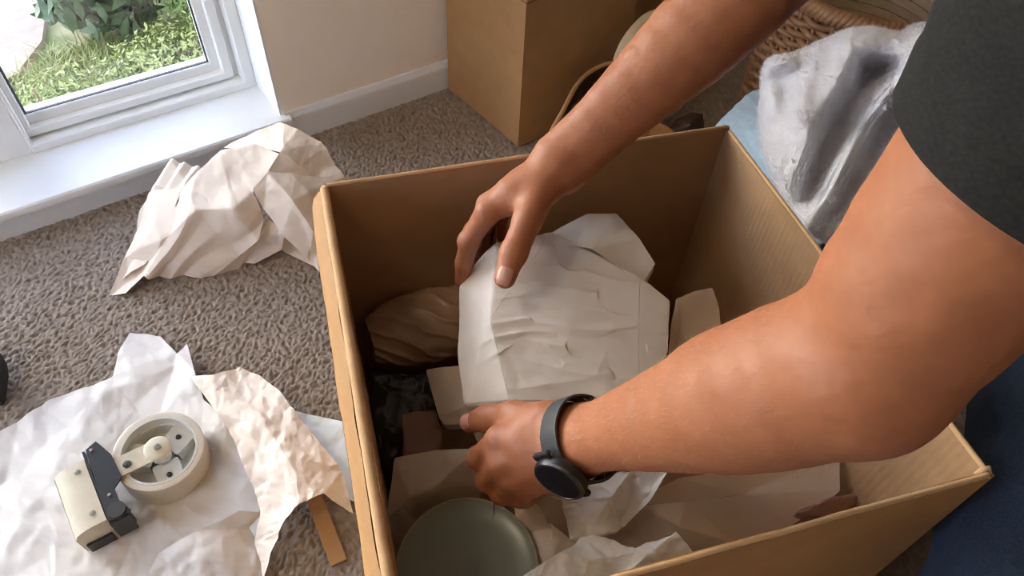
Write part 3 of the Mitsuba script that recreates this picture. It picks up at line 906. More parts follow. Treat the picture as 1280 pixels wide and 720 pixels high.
cc = P(725, 400, .352)
right, down = unit(P(800, 400, .345) - P(650, 400, .36)), unit(P(725, 470, .345) - P(725, 330, .36))
dd = bend(v, cc, down, .020, .0034, (.065, .075), 2, right) + bend(v, P(660, 440, .352), unit(down + right * .35), .017, .0026, (.05, .035), 4, unit(right - down * .35))
top = np.clip((m.vertex_normals @ unit([0, -.3, 1.0]) - .5) * 3, 0, 1)
m.vertices = v + m.vertex_normals * (dd * top)[:, None]
tag('wrapped_bundle', 'large bundle wrapped in white packing paper held between both hands', 'wrapped bundle')
put('wrapped_bundle__wrapping', m, 'newsprint_white', smooth=55)
fl = sheet([(676, 300, .366), (700, 284, .362), (734, 268, .352), (770, 267, .346), (798, 296, .344), (819, 330, .340), (803, 354, .345), (780, 340, .356), (740, 312, .372)], list(range(9)), 4, 2, .03, .0012, 9)
fl2 = sheet([(690, 300, .362), (735, 270, .350), (770, 269, .344), (819, 331, .338), (806, 356, .342)], list(range(5)), 4, 2, .03, .001, 19, lift=-.006)
put('wrapped_bundle__paper_flap', cat(fl, fl2), 'newsprint_white', smooth=40)

# the small standing fold of paper to its right
so = sheet([(845, 374, .315), (868, 364, .318), (891, 360, .316), (899, 385, .29), (904, 440, .25), (872, 445, .25), (838, 450, .25), (842, 405, .29)], list(range(8)), 4, 3, .03, .0012, 21)
so2 = sheet([(846, 375, .315), (840, 400, .30), (836, 440, .265), (838, 470, .25), (846, 440, .262), (851, 402, .298)], list(range(6)), 4, 2, .03, .0008, 22)
put('packing_paper', cat(so, so2), 'newsprint', 'small folded piece of packing paper standing beside the big white bundle', 'packing paper', smooth=40)

# the brown wrapped roll at the left
ra, rb = P(462, 425, .20), P(620, 385, .19)
rax_ = unit(rb - ra)
n1 = unit(np.cross(rax_, [0, 0, 1.0]))
n2 = np.cross(n1, rax_)
U, Th = np.meshgrid(np.linspace(0, 1, 110), np.linspace(0, 2 * np.pi, 121)[:-1], indexing='ij')
rad = .047 * np.clip(np.sin(np.pi * np.clip(U * .93 + .05, 0, 1)), 0, 1) ** .38
fan = np.abs(np.sin(Th * 5 + 14 * (U - .55) + 2.2 * meshkit.noise(np.stack([U * 6, np.cos(Th) * 2, np.sin(Th) * 2], -1), 3)))
rad = rad + (.0065 * (1 - fan) ** 2 + .003 * (meshkit.fbm(np.stack([U * 7, np.cos(Th) * 3, np.sin(Th) * 3], -1), 3, 5) - .5)) * (1.0 - .3 * U)
V = ra + rax_ * (U * np.linalg.norm(rb - ra))[..., None] + n1 * (rad * np.cos(Th) * .98)[..., None] + n2 * (rad * np.sin(Th) * .80)[..., None]
i, k = np.meshgrid(np.arange(109), np.arange(120), indexing='ij')
i, k = i.ravel(), k.ravel()
q = np.stack([i * 120 + k, i * 120 + (k + 1) % 120, (i + 1) * 120 + (k + 1) % 120, (i + 1) * 120 + k], 1)
put('wrapped_bundle_001', (V.reshape(-1, 3), q), 'brown_wrap', 'brown plastic wrapped roll lying against the far left of the box', 'wrapped bundle', smooth=True)

# things deeper in the box
put('wrapped_bundle_002', lump([P(*q) for q in ((462, 470, .17), (545, 470, .17), (548, 560, .15), (480, 585, .14), (465, 520, .16))] + [P(*q) + np.array([0, 0, -.12]) for q in ((470, 470, .17), (545, 470, .17), (548, 560, .15), (480, 585, .14))], .004, seed=8, amp=.006, s=.03, soft=10), 'dark_wrap', 'dark shiny wrapped bundle under the brown roll', 'wrapped bundle', smooth=50)
put('wrapped_bundle_003', lump([P(*q) for q in ((500, 518, .185), (545, 514, .18), (556, 545, .175), (548, 570, .17), (505, 572, .17))] + [P(*q) + np.array([0, 0, -.06]) for q in ((500, 518, .18), (545, 514, .18), (548, 570, .17), (505, 572, .17))], .003, seed=18, amp=.003, s=.03, soft=10), mat('mauve_wrap', (.34, .20, .15), .5), 'small brown bundle lying on the dark shiny one', 'wrapped bundle', smooth=50)
put('packing_paper', cat(sheet([(532, 462, .215), (580, 456, .225), (600, 500, .22), (585, 530, .20), (556, 531, .20), (548, 520, .205)], list(range(6)), 4, 2, .03, .0015, 31), sheet([(548, 520, .205), (585, 528, .20), (582, 536, .19), (560, 537, .186), (553, 531, .19)], list(range(5)), 3, 2, .03, .001, 32)), 'newsprint', 'flat folded paper between the brown roll and the lower hand', 'packing paper', smooth=40)
fs = []
p1 = sheet([(492, 572, .235), (545, 562, .24), (600, 560, .235), (640, 575, .22), (606, 610, .185), (585, 648, .15), (548, 662, .15), (525, 682, .15), (505, 702, .145), (480, 725, .13), (482, 650, .20), (500, 640, .205), (512, 620, .222), (543, 610, .228)], [0, 1, 2, 3, 4, 5, 6, 7, 8, 9, 10], 4, 2, .05, .003, 41)
put('packing_paper', p1, 'newsprint', 'creased sheet of packing paper tucked behind the green plate', 'packing paper', smooth=40)
# filler under everything
put('packing_paper', lump([BA * .9 + BC * .1 + [0, 0, .022], BB * .9 + BD * .1 + [0, 0, .022], BC * .9 + BA * .1 + [0, 0, .022], BD * .9 + BB * .1 + [0, 0, .022], BA * .9 + BC * .1 + [0, 0, .07], BB * .9 + BD * .1 + [0, 0, .07], BC * .9 + BA * .1 + [0, 0, .10], BD * .9 + BB * .1 + [0, 0, .07]], .007, seed=61, amp=.016, s=.09, soft=4), 'brown_wrap', 'brown crumpled paper filling the bottom of the box', 'packing paper', smooth=50)

# plate
mat('sage_glaze', proc(lambda p, n, uv: mix((.20, .23, .19), (.26, .29, .24), fbm(p.x * 30, p.y * 30, p.z * 30, 3))), .3, clearcoat=.6)
mat('plate_rim', (.42, .36, .28), .45)
pc_, pn = P(584, 713, .217), unit([.02, -.10, 1.0])
tag('plate', 'round sage green plate with a thin brown rim in the near left of the box', 'plate')
put('plate__dish', lathe([(0, .000), (.045, .0005), (.060, .003), (.0668, .0075), (.0672, .0060), (.060, -.001), (.045, -.004), (.032, -.005), (.030, -.009), (.026, -.009), (.025, -.004), (0, -.004)], pc_, pn, 96, -1), 'sage_glaze', smooth=35)
put('plate__rim', lathe([(.0664, .0072), (.0672, .0083), (.0682, .0076), (.0676, .0060), (.0670, .0064)], pc_, pn, 96, -1), 'plate_rim', smooth=40)

# papers at the near right
put('packing_paper', cat(sheet([(640, 612, .245), (668, 628, .24), (690, 660, .225), (712, 690, .20), (670, 672, .21), (645, 650, .225)], list(range(6)), 4, 2, .03, .003, 71), sheet([(645, 645, .22), (690, 655, .225), (735, 690, .215), (690, 720, .22), (650, 726, .215), (668, 700, .212), (662, 670, .21)], list(range(7)), 4, 2, .03, .004, 72)), 'newsprint', 'pale scraps of paper beside the green plate', 'packing paper', smooth=40)
co = sheet([(700, 610, .27), (740, 594, .29), (790, 588, .30), (834, 592, .305), (812, 625, .285), (778, 660, .26), (734, 684, .24), (712, 672, .24), (706, 640, .255), (765, 620, .30), (745, 650, .275), (790, 615, .28)], [0, 1, 2, 3, 4, 5, 6, 7, 8], 5, 2, .022, .0035, 81)
co2 = sheet([(788, 594, .29), (834, 592, .31), (812, 626, .288), (778, 662, .262), (772, 652, .258), (800, 620, .276)], list(range(6)), 4, 1, .03, .001, 82, lift=.004)
put('packing_paper', cat(co, co2), 'newsprint_white', 'crumpled paper cone hanging down under the watch', 'packing paper', smooth=40)
put('packing_paper', cat(sheet([(780, 632, .262), (850, 598, .275), (1048, 562, .262), (1051, 614, .245), (930, 618, .25), (858, 628, .25)], list(range(6)), 5, 2, .08, .0022, 91), sheet([(800, 632, .245), (858, 627, .252), (930, 618, .252), (1050, 614, .246), (1030, 632, .238), (990, 655, .222), (920, 680, .20), (830, 700, .19), (700, 700, .20), (740, 640, .235), (850, 660, .236)], list(range(10)), 5, 2, .08, .0022, 92)), 'newsprint', 'large folded sheet of packing paper along the right of the box', 'packing paper', smooth=40)
put('packing_paper', cat(sheet([(845, 664, .285), (866, 690, .262), (870, 720, .24), (770, 728, .25), (760, 700, .25), (800, 682, .27), (815, 690, .285)], list(range(6)), 4, 2, .025, .004, 101), sheet([(650, 722, .24), (700, 690, .25), (740, 668, .255), (800, 690, .262), (780, 730, .25), (720, 760, .25), (660, 750, .235), (735, 700, .275)], [0, 1, 2, 3, 4, 5, 6], 5, 2, .03, .005, 102)), 'tissue', 'crumpled white tissue paper against the near side of the box', 'tissue paper', smooth=40)
put('wrapped_bundle_004', lump([P(*q) for q in ((985, 650, .235), (1030, 630, .245), (1075, 625, .235), (1040, 660, .22))] + [P(*q) + np.array([0, 0, -.08]) for q in ((985, 650, .23), (1030, 625, .23), (1060, 625, .22), (1040, 660, .22))], .004, seed=28, amp=.003, s=.03, soft=8), 'mauve_wrap', 'small brown bundle at the near right corner of the box', 'wrapped bundle', smooth=50)
# ------------------------------------------------------------------ papers on the carpet
A = [sheet([(135, 368, .004), (160, 318, .02), (172, 282, .045), (186, 240, .07), (230, 232, .11), (275, 188, .135), (320, 180, .15), (356, 195, .155), (332, 222, .13), (316, 240, .12), (330, 275, .085), (322, 300, .06), (300, 318, .03), (268, 344, .004), (212, 348, .004), (184, 346, .02), (160, 368, .003), (200, 300, .075), (245, 262, .115), (290, 262, .115), (215, 325, .045)], list(range(17)), 5, 4, .05, .0042, 111, octaves=4, pleat=(-50, .045, .006)),
     sheet([(150, 350, .006), (172, 280, .035), (190, 235, .065), (212, 198, .10), (252, 210, .105), (235, 232, .105), (205, 285, .07), (182, 330, .03)], list(range(8)), 5, 3, .04, .003, 112, pleat=(-62, .022, .005)),
     sheet([(255, 212, .095), (278, 184, .12), (300, 171, .13), (348, 152, .14), (372, 160, .15), (402, 178, .14), (430, 222, .11), (400, 224, .12), (356, 222, .135), (335, 214, .15), (350, 190, .16), (318, 183, .14)], list(range(12)), 5, 3, .035, .004, 113, pleat=(-20, .04, .005)),
     sheet([(316, 236, .135), (334, 216, .155), (372, 220, .14), (432, 222, .11), (436, 280, .07), (440, 370, .005), (415, 356, .01), (385, 326, .03), (352, 292, .075), (330, 262, .105), (365, 250, .135), (392, 290, .085)], list(range(10)), 5, 4, .045, .0036, 114, octaves=4, pleat=(50, .05, .006)),
     sheet([(322, 298, .05), (336, 274, .075), (356, 292, .06), (352, 312, .025), (318, 330, .004), (300, 328, .006)], list(range(6)), 4, 2, .03, .003, 115),
     sheet([(268, 344, .004), (322, 300, .05), (345, 240, .08), (420, 240, .05), (410, 340, .006), (330, 300, .006), (300, 335, .003)], list(range(7)), 4, 2, .05, .004, 116, lift=-.004)]
put('packing_paper', cat(*A), 'newsprint', 'big crumpled heap of packing paper on the carpet below the window', 'packing paper', smooth=35)

B1 = sheet([(-60, 600, .006), (0, 540, .010), (60, 503, .014), (140, 470, .022), (150, 440, .020), (162, 416, .014), (186, 416, .016), (200, 419, .018), (221, 442, .028), (234, 430, .022), (243, 464, .040), (255, 500, .032), (280, 520, .042), (300, 560, .030), (320, 606, .022), (326, 650, .012), (322, 700, .008), (300, 750, .006), (200, 790, .008), (80, 790, .008), (-40, 760, .006), (100, 540, .024), (60, 600, .012), (130, 620, .010), (200, 620, .010), (200, 520, .014), (250, 570, .012), (160, 560, .010), (20, 660, .020), (110, 690, .012)], list(range(21)), 5, 2, .05, .0050, 121)
B1b = sheet([(170, 745, .012), (200, 690, .032), (250, 662, .046), (300, 638, .05), (328, 640, .035), (312, 660, .03), (330, 690, .02), (330, 740, .006), (250, 760, .005), (255, 690, .04)], list(range(9)), 5, 2, .04, .005, 122)
put('packing_paper', cat(B1, B1b), 'floor_paper', 'spread out crumpled sheet of packing paper lying under the tape dispenser', 'packing paper', smooth=35)
B2 = sheet([(240, 472, .040), (268, 470, .05), (300, 459, .048), (325, 469, .05), (350, 490, .055), (382, 532, .055), (405, 560, .055), (428, 588, .05), (442, 642, .03), (431, 636, .035), (404, 617, .060), (372, 630, .065), (352, 655, .055), (338, 690, .04), (332, 725, .02), (320, 680, .028), (326, 640, .040), (312, 600, .045), (292, 550, .052), (270, 515, .050), (330, 530, .065), (370, 590, .07), (345, 600, .060)], list(range(20)), 5, 2, .028, .0046, 131)
put('packing_paper', B2, 'newsprint', 'heavily crumpled paper sheet between the tape dispenser and the open box', 'packing paper', smooth=35)
B3 = sheet([(360, 512, .014), (376, 515, .02), (432, 528, .024), (440, 590, .02), (446, 630, .012), (400, 600, .012), (370, 560, .014)], list(range(7)), 4, 2, .03, .003, 141)
put('packing_paper', B3, 'bluish_paper', 'pale bluish corner of paper peeking out next to the open box', 'packing paper', smooth=35)
# cardboard strip under the crumpled sheet
s0, s1 = P(388, 610, .012), P(424, 704, .006)
sd = unit(s1 - s0)
sn = np.cross([0, 0, 1.0], sd)
sn /= np.linalg.norm(sn)
put('cardboard_strip', bx((-.03, -.0105, -.0015), (np.linalg.norm(s1 - s0), .0105, .0025), .0008, fn=frame(s0, sd, sn, np.cross(sd, sn))), 'kraft', 'narrow strip of brown cardboard on the carpet beside the open box', 'cardboard strip')

# the dark bag at the very left edge
put('black_bag', lump([P(-25, 440, .03), P(3, 450, .03), P(5, 468, .02), P(-2, 500, .0), P(-60, 490, .0), P(-70, 440, .0), P(-30, 400, .09), P(-70, 450, .10), P(-8, 440, .04)], .004, seed=3, amp=.003, s=.03), mat('black_fabric', (.025, .027, .03), .8), 'dark fabric bag on the carpet at the very edge of the picture', 'bag', smooth=50)

# ------------------------------------------------------------------ tape dispenser, lying on its side
mat('cream_metal', proc(lambda p, n, uv: mix((.55, .50, .38), (.62, .57, .44), fbm(p.x * 80, p.y * 80, p.z * 80, 3))), .35, clearcoat=.3)
mat('dark_plate', (.018, .022, .028), .4)
mat('screw_steel', (.45, .45, .44), .28, metallic=.9)
scene['clear_plastic'] = {'type': 'twosided', 'bsdf': {'type': 'principled', 'base_color': {'type': 'rgb', 'value': [.60, .60, .56]}, 'roughness': .22, 'clearcoat': .6}}
scene['tape_side'] = {'type': 'twosided', 'bsdf': {'type': 'principled', 'base_color': proc(lambda p, n, uv: mix((.56, .51, .41), (.64, .59, .50), noise(p.x * 900, p.y * 900, p.z * 900))), 'roughness': .25, 'clearcoat': .4}}
tx = unit(P(195, 556, .07) - P(105, 600, .07))              # handle -> hub
tup = unit(np.array([.10, -.06, 1.0]))
tx = unit(tx - tup * (tx @ tup))
ty = np.cross(tup, tx)
to = P(204, 572, .040)                                      # centre of the roll
tf = frame(to, tx, ty, tup)
tag('tape_dispenser', 'cream metal hand tape dispenser with a roll of clear tape lying on paper', 'tape dispenser')
RO, RI = .0545, .0470
z0, z1 = -.024, .024
put('tape_dispenser__tape_roll', lathe([(RI, z0), (RO - .0015, z0), (RO, z0 + .001), (RO, z1 - .001), (RO - .0015, z1), (RI, z1), (RI, z0)], to, tup, 96), 'tape_side', smooth=40)
put('tape_dispenser__tape_roll__core', lathe([(RI - .0002, z0 + .001), (RI - .0002, z1 + .0005), (RI - .003, z1 + .0005), (RI - .003, z0 + .001), (RI - .0002, z0 + .001)], to, tup, 96), 'clear_plastic', smooth=40)
# spoked reel with webs, seen through the core
sp = []
for k in range(3):
    a = k * 2 * np.pi / 3 + .5
    ca, sa = math.cos(a), math.sin(a)
    fk = frame(to, tx * ca + ty * sa, -tx * sa + ty * ca, tup)
    sp.append(bx((.010, -.0155, .004), (RI - .003, .0155, .0065), .0008, fn=fk))
    for s in (-1, 1):
        sp.append(bx((.012, s * .0155 - .0008, -.012), (RI - .003, s * .0155 + .0008, .007), .0004, fn=fk))
put('tape_dispenser__reel', cat(*sp, lathe([(0, -.014), (.012, -.014), (.012, .008), (0, .008)], to, tup, 48), lathe([(RI - .0032, -.010), (RI - .0032, .010), (RI - .0052, .010), (RI - .0052, -.010), (RI - .0032, -.010)], to, tup, 96), lathe([(.012, -.013), (RI - .004, -.013), (RI - .004, -.0115), (.012, -.0115), (.012, -.013)], to, tup, 64)), 'clear_plastic', smooth=35)
for k in range(3):
    a = k * 2 * np.pi / 3 + .5
    put('tape_dispenser__rivet', lathe([(0, .0095), (.0030, .0090), (.0036, .0065), (.0036, .006)], to + (tx * math.cos(a) + ty * math.sin(a)) * .030, tup, 20), 'dark_plate', smooth=40)
# arm plate over the reel with its hub
from shapely import Polygon as _Pg, Point as _Pt, LineString as _Ls
armp = _Ls([(-.062, 0), (0, 0)]).buffer(.0135).union(_Pt(0, 0).buffer(.0165)).union(_Pg([(-.080, -.020), (-.050, -.0135), (-.050, .0135), (-.080, .016)]))


def plate(poly, h, z, fn):
    m = trimesh.creation.extrude_polygon(poly, h, engine='earcut')
    m.vertices = fn(m.vertices + [0, 0, z])
    if m.volume < 0:
        m.invert()
    return m


put('tape_dispenser__arm', plate(armp, .0028, .0255, tf), 'cream_metal', smooth=30)
put('tape_dispenser__hub', lathe([(0, .0325), (.0125, .0325), (.0160, .0305), (.0168, .0283), (.0168, .027)], to, tup, 64), 'cream_metal', smooth=40)
put('tape_dispenser__hub__bolt', lathe([(0, .0385), (.0030, .0380), (.0042, .0355), (.0044, .0325), (0, .0325)], to, tup, 32), 'screw_steel', smooth=40)
put('tape_dispenser__screw', lathe([(0, .0330), (.0030, .0325), (.0050, .0300), (.0052, .0283), (0, .0283)], tf([-.038, -.002, 0]), tup, 24), mat('dark_steel', (.12, .14, .15), .3, metallic=.8), smooth=40)
# black bracket with teeth, roller
brk = _Pg([(-.074, .040), (-.060, .046), (-.056, .036), (-.050, .020), (-.048, -.016), (-.060, -.026), (-.060, -.044), (-.052, -.062), (-.066, -.066), (-.078, -.062), (-.076, -.02)])
put('tape_dispenser__bracket', cat(plate(brk, .003, .0285, tf), bx((-.0785, -.062, -.018), (-.0755, .040, .0312), .0005, fn=tf), bx((-.0785, -.066, -.018), (-.056, -.0625, .028), .0005, fn=tf)), 'dark_plate', smooth=30)
put('tape_dispenser__roller', cat(tube([tf([-.066, -.054, -.016]), tf([-.066, -.054, .034])], .0105, 28)), mat('roller_rubber', (.035, .033, .032), .45), smooth=40)
for q in ((-.068, .036, .0316), (-.067, -.032, .0316)):
    put('tape_dispenser__bracket_screw', lathe([(0, .0022), (.0018, .002), (.0026, 0)], tf(q), tup, 20), 'screw_steel', smooth=40)
# rounded housing over the handle
hs = _Pg([(-.117, -.022), (-.118, .018), (-.114, .026), (-.107, .031), (-.096, .0335), (-.079, .034), (-.079, -.022)])
hm = trimesh.creation.extrude_polygon(hs, .088, engine='earcut')
v = hm.vertices
hm.vertices = tf(np.stack([v[:, 0], v[:, 2] - .060, v[:, 1] - .002], 1))
if hm.volume < 0:
    hm.invert()
put('tape_dispenser__housing', hm, 'cream_metal', smooth=40)
put('tape_dispenser__handle', bx((-.113, -.0635, -.026), (-.083, -.0600, -.004), .001, fn=tf), 'dark_plate')
for q in ((-.090, .016), (-.090, -.044)):
    put('tape_dispenser__housing_screw', lathe([(0, .0030), (.0022, .0027), (.0036, .0004), (.0036, -.001)], tf([q[0], q[1], .0318]), tup, 24), 'screw_steel', smooth=40)

# ------------------------------------------------------------------ wicker basket
bh = .30
bc = P(1092, -18, bh) * [1, 1, 0]


def ov(th, z, dr_=0.0):                                     # oval, flaring wall
    f = .93 + .07 * z / bh
    ca, sa = math.cos(.55), math.sin(.55)
    x, y = (.172 * f + dr_) * np.cos(th), (.168 * f + dr_) * np.sin(th)
    return np.stack([bc[0] + x * ca - y * sa, bc[1] + x * sa + y * ca, np.zeros_like(th) + z], -1)


mat('wicker', proc(lambda p, n, uv: mix((.20, .095, .042), (.42, .23, .11), dr.clip(fbm(p.x * 50, p.y * 50, p.z * 90, 3) * 1.2 - .1, 0, 1))), .5)
mat('wicker_pale', proc(lambda p, n, uv: mix((.42, .33, .23), (.58, .47, .34), fbm(p.x * 50, p.y * 50, p.z * 90, 3))), .6)
tag('wicker_basket', 'large oval wicker basket standing on the carpet behind the grey blanket', 'basket')
NS = 32
for k in range(NS):
    a = np.full(12, k * 2 * np.pi / NS)
    put('wicker_basket__stake', tube(ov(a, np.linspace(.004, bh, 12)), .0042, 6), 'wicker', smooth=True)
tt = np.linspace(0, 2 * np.pi, NS * 6 + 1)[:-1]
for r in range(26):
    z = .010 + r * .0108
    put('wicker_basket__weaver', tube(ov(tt, z + .0016 * np.sin(tt * NS / 2), .0066 * np.cos(tt * NS / 2 + np.pi * (r % 2))), .0060, 6, closed=True), 'wicker', smooth=True)
for s in (0, 1, 2):
    tw = np.linspace(0, 2 * np.pi, 500)[:-1]
    put('wicker_basket__rim', tube(ov(tw, bh + .004 + .0085 * np.sin(tw * 36 + s * 2.094), .0085 * np.cos(tw * 36 + s * 2.094)), .0078, 8, closed=True), 'wicker', smooth=True)
# thin pale splints lining the inside
for r in range(15):
    z = .02 + r * .0178
    th_ = np.linspace(0, 2 * np.pi, 181)[:-1]
    lo_, hi_ = ov(th_, z, -.0150 - .0014 * (r % 2)), ov(th_, z + .0160, -.0150 - .0014 * (r % 2))
    V = np.vstack([lo_, hi_, ov(th_, z + .016, -.0135), ov(th_, z, -.0135)])
    k = np.arange(180)
    f = np.vstack([np.stack([k + 180 * i, (k + 1) % 180 + 180 * i, (k + 1) % 180 + 180 * ((i + 1) % 4), k + 180 * ((i + 1) % 4)], 1) for i in range(4)])
    put('wicker_basket__splint', (V, f), 'wicker_pale', smooth=30)
bt = ov(np.linspace(0, 2 * np.pi, 61)[:-1], .008, -.006)
k = np.arange(60)
put('wicker_basket__bottom', (np.vstack([bt, bc + [0, 0, .008]]), np.stack([k, (k + 1) % 60, k * 0 + 60], 1)), 'wicker_pale')
put('paper_scrap', lump([P(1030, 16, .22), P(1050, 12, .22), P(1056, 30, .21), P(1036, 34, .21), P(1044, 20, .25)], .004, seed=5, amp=.003, s=.02, soft=3), 'tissue', 'pale crumpled scrap lying inside the wicker basket', 'paper scrap', smooth=50)

# ------------------------------------------------------------------ grey fleece blanket over a light blue cushion
mat('fleece', proc(lambda p, n, uv: mix((.70, .70, .725), (.82, .82, .845), dr.clip(fbm(p.x * 120, p.y * 120, p.z * 120, 3) * 1.3 - .15, 0, 1))), .95, sheen=1.0)
mat('blue_fabric', proc(lambda p, n, uv: mix((.36, .50, .60), (.50, .64, .72), fbm(p.x * 160, p.y * 160, p.z * 160, 3))), .9, sheen=.6)
mat('grey_card', (.5, .5, .5), .9)


def thick(m, t):                                            # give a sheet a thickness
    v, n = m.vertices, m.vertex_normals
    u, c = np.unique(np.sort(m.edges, 1), axis=0, return_counts=True)
    e = u[c == 1]
    N = len(v)
    f = np.vstack([m.faces, m.faces[:, ::-1] + N, np.stack([e[:, 0], e[:, 1], e[:, 1] + N], 1), np.stack([e[:, 0], e[:, 1] + N, e[:, 0] + N], 1)])
    return trimesh.Trimesh(np.vstack([v, v - n * t]), f, process=False)


from shapely import Polygon, LineString, points as _pts
bo = [(953, 95), (953, 82), (960, 72), (972, 67), (990, 66), (1026, 50), (1059, 36), (1088, 31), (1118, 38), (1126, 40), (1140, 31), (1163, 27), (1200, 30), (1250, 60), (1250, 200), (1180, 240), (1110, 290), (1060, 310), (1015, 304), (992, 270), (972, 235), (956, 200), (948, 160), (949, 120)]
bpoly = Polygon(np.array(bo)).buffer(6).buffer(-6)
gx, gy = np.meshgrid(np.arange(944, 1256, 1.9), np.arange(24, 316, 1.9))
gq = np.stack([gx.ravel(), gy.ravel()], 1)
gp = _pts(gq)
inside = np.array([bpoly.contains(k) for k in gp])
ring_ = np.array([bpoly.exterior.interpolate(t, normalized=True).coords[0] for t in np.linspace(0, 1, 420)[:-1]])
inner_ = gq[inside]
inner_ = inner_[cKDTree(ring_).query(inner_)[0] > 1.4]
bq = np.vstack([ring_, inner_])
base_ = [(953, 90, .285), (990, 70, .31), (1060, 36, .345), (1120, 36, .355), (1165, 28, .36), (1245, 60, .35), (1245, 200, .30), (1110, 285, .245), (1060, 305, .235), (1015, 300, .20), (980, 240, .185), (950, 160, .215), (1090, 90, .285), (1065, 160, .235), (1020, 235, .20), (1000, 120, .30), (985, 180, .25), (1140, 160, .29), (1100, 220, .265)]
base_ = np.array(base_)
bz = RBFInterpolator(base_[:, :2], base_[:, 2], smoothing=.5, kernel='linear')(bq)
for line, h_, w1, w2 in (([(1150, 50), (1126, 62), (1092, 55), (1066, 60), (1052, 94), (1036, 122), (1014, 160), (1000, 200), (990, 235)], .062, 17, 26),
                         ([(1185, 40), (1166, 62), (1138, 92), (1105, 121), (1081, 152), (1060, 197), (1036, 240), (1008, 285)], .078, 15, 15),
                         ([(1225, 90), (1170, 130), (1125, 190), (1085, 250), (1060, 290)], .045, 16, 16),
                         ([(950, 92), (960, 80), (985, 74)], .030, 11, 11), ([(966, 120), (962, 170), (975, 215), (1000, 262)], .022, 12, 12), ([(1020, 70), (1008, 105), (990, 150)], .018, 12, 12)):
    ln = LineString(line)
    d_ = np.array([ln.distance(k) for k in _pts(bq)])
    w_ = np.where((bq[:, 0] - 1060) + (bq[:, 1] - 60) * .55 > 0, w1, w2)
    bz += h_ * np.exp(-(d_ / w_) ** 2) * (.85 + .3 * meshkit.noise(np.stack([bq[:, 0] / 30, bq[:, 1] / 30, d_ * 0], 1), 4))
edge_ = np.array([bpoly.exterior.distance(k) for k in _pts(bq)])
bz -= .035 * np.clip(1 - edge_ / 9, 0, 1) ** 2              # the border curls down
bw_ = np.array([P(x, y, z) for (x, y), z in zip(bq, bz)])
bf_ = Delaunay(bq).simplices
bf_ = bf_[[bpoly.buffer(.5).contains(k) for k in _pts(bq[bf_].mean(1))]]
bm_ = trimesh.Trimesh(bw_, bf_, process=False)
if (bm_.face_normals[:, 2] * bm_.area_faces).sum() < 0:
    bm_.faces = bm_.faces[:, ::-1]
bm_ = soften(bm_, 16)
v, n = bm_.vertices, bm_.vertex_normals
crack = np.exp(-((meshkit.noise(v * [40, 55, 45], 9) - .5) / .05) ** 2) * (meshkit.noise(v * 14, 15) > .42)
bm_.vertices = v + n * ((meshkit.fbm(v * 130, 3, 4) - .5) * .0022 + (meshkit.fbm(v * 38, 2, 6) - .5) * .0028 - .0022 * crack)[:, None]
tag('grey_blanket', 'fluffy grey fleece blanket heaped beside the open box', 'blanket')
put('grey_blanket__cloth', thick(bm_, .012), 'fleece', smooth=True)
g = np.random.default_rng(12)
pts_, fi = trimesh.sample.sample_surface(bm_, 50000, seed=12)
no = bm_.face_normals[fi]
sweep = meshkit.noise(pts_ * 22, 3)[:, None] * 6.3
d = no * .5 + g.normal(size=no.shape) * .30 + np.hstack([np.cos(sweep), np.sin(sweep), 0 * sweep]) * .65 + [0, 0, -.25]
d /= np.linalg.norm(d, axis=1, keepdims=True)
w = np.cross(d, g.normal(size=no.shape))
w *= .00042 / np.linalg.norm(w, axis=1, keepdims=True)
V = np.stack([pts_ - w, pts_ + w, pts_ + d * g.uniform(.004, .0085, len(d))[:, None]], 1).reshape(-1, 3)
put('grey_blanket__pile', trimesh.Trimesh(V, np.arange(len(V)).reshape(-1, 3), process=False), 'fleece', kind='stuff')
cu = lump([P(885, 168, .14), P(905, 140, .17), P(930, 117, .19), P(960, 104, .20), P(1010, 95, .22), P(1060, 130, .23), P(1060, 250, .22), P(1000, 268, .14), P(960, 230, .15), P(930, 190, .14)] + [P(*q) * [1, 1, 0] + [.01, .02, .005] for q in ((893, 168, .14), (940, 125, .19), (1050, 110, .22), (1060, 240, .22), (990, 260, .15))], .005, seed=9, amp=.0, s=.05, soft=22)
v, n = cu.vertices, cu.vertex_normals
cu.vertices = v + n * ((meshkit.fbm(v * 45, 3, 4) - .5) * .010)[:, None]
put('blue_cushion', cu, 'blue_fabric', 'light blue plush cushion under the grey blanket', 'cushion', smooth=True)

# ------------------------------------------------------------------ things behind the reaching arm
mat('canvas', proc(lambda p, n, uv: mix((.42, .30, .19), (.55, .41, .27), fbm(p.x * 90, p.y * 90, p.z * 90, 3))), .85)
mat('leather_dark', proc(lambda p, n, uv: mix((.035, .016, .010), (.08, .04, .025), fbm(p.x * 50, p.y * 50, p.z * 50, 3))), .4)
tag('tote_bag', 'tan canvas tote bag with a dark open mouth beside the closed box', 'bag')
rimp = [(690, 170, .10), (700, 145, .125), (714, 118, .145), (728, 98, .155), (748, 84, .16), (775, 78, .16), (800, 90, .15), (810, 120, .13), (800, 150, .11), (760, 170, .10), (720, 176, .095)]
rp = np.array([P(*q) for q in rimp])
cr = rp.mean(0)
from scipy.interpolate import CubicSpline
tq = np.linspace(0, len(rp), 111)
loop = CubicSpline(np.arange(len(rp) + 1), np.vstack([rp, rp[:1]]), bc_type='periodic')(tq)[:-1]
lv = np.linspace(0, 1, 16)
ctr = np.array([cr[0], cr[1], 0])
wallv = []
for t in lv:
    q = lerp(loop, loop * [1, 1, 0] + [0, 0, .004], t)
    q = ctr * [1, 1, 0] + (q - ctr * [1, 1, 0]) * (np.array([1, 1, 0]) * (1 + .16 * math.sin(t * 2.6)) + [0, 0, 1])
    wallv.append(q + (meshkit.fbm(q * 18, 2, 2) - .5)[:, None] * .014 * t)
wallv = np.vstack(wallv)
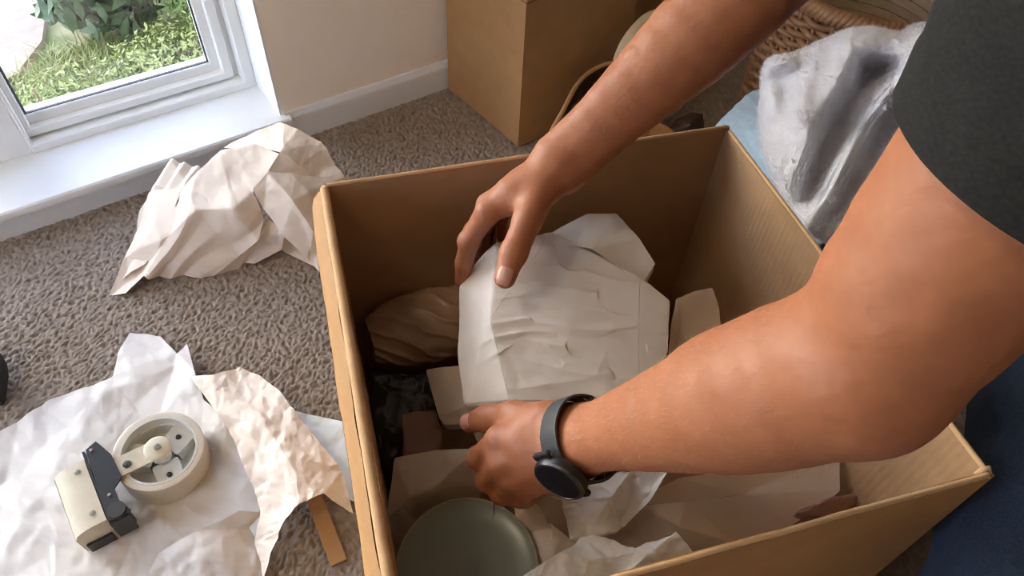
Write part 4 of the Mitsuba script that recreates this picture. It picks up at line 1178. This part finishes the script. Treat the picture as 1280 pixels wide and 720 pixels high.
i, k = np.meshgrid(np.arange(15), np.arange(110), indexing='ij')
i, k = i.ravel(), k.ravel()
f = np.stack([i * 110 + k, i * 110 + (k + 1) % 110, (i + 1) * 110 + (k + 1) % 110, (i + 1) * 110 + k], 1)
put('tote_bag__body', (wallv, f), 'canvas', smooth=True)
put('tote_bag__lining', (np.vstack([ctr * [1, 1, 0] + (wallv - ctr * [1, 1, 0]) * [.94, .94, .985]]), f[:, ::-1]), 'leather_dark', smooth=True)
put('tote_bag__trim', tube(loop, .0045, 8, closed=True), mat('leather_tan', (.42, .22, .09), .5), smooth=True)
hp_ = CubicSpline(np.arange(7), np.array([P(772, 80, .157), P(781, 56, .190), P(797, 34, .212), P(822, 18, .220), P(846, 34, .206), P(832, 74, .175), P(809, 112, .138)]))(np.linspace(0, 6, 60))
hm_ = tube(hp_, .011, 12)
hc_ = np.vstack([np.repeat(hp_, 12, 0), hp_[[0]], hp_[[-1]]])
flat_ = unit(np.cross(hp_[-1] - hp_[0], hp_[30] - hp_[0]))
hm_.vertices = hm_.vertices - np.outer((hm_.vertices - hc_) @ np.array([0, 0, 1.0]), [0, 0, 1.0]) * .15 - np.outer((hm_.vertices - hc_) @ flat_, flat_) * .1
put('tote_bag__handle', hm_, mat('handle_cream', (.68, .55, .34), .7), smooth=True)
put('leather_pouch', lump([P(835, 150, .06), P(850, 130, .09), P(870, 122, .10), P(884, 124, .09), P(880, 150, .05), P(886, 158, .0), P(830, 170, .0), P(850, 165, .04), P(868, 140, .10)], .004, seed=6, amp=.002, s=.04, soft=12), 'leather_dark', 'dark brown leather pouch on the carpet behind the open box', 'pouch', smooth=True)
out_ = np.array([-.315, .949, 0])                          # outward from the far side of the open box
tops = [P(745, 196, .32), P(780, 172, .34), P(815, 151, .35), P(829, 157, .345), P(843, 166, .335)]
col = []
for q in tops:
    foot = np.array([q[0], q[1], .004]) + out_ * .035
    col.append(np.array([lerp(q, foot, t) - out_ * .012 * math.sin(math.pi * t) for t in np.linspace(0, 1, 8)]))
cv = np.vstack(col)
i = (np.arange(4)[:, None] * 8 + np.arange(7)).ravel()
put('cardboard_sheet', thick(trimesh.Trimesh(cv, np.vstack([np.stack([i, i + 1, i + 9], 1), np.stack([i, i + 9, i + 8], 1)]), process=False), .004), 'kraft', 'loose piece of brown cardboard standing up behind the open box', 'cardboard sheet', smooth=30)
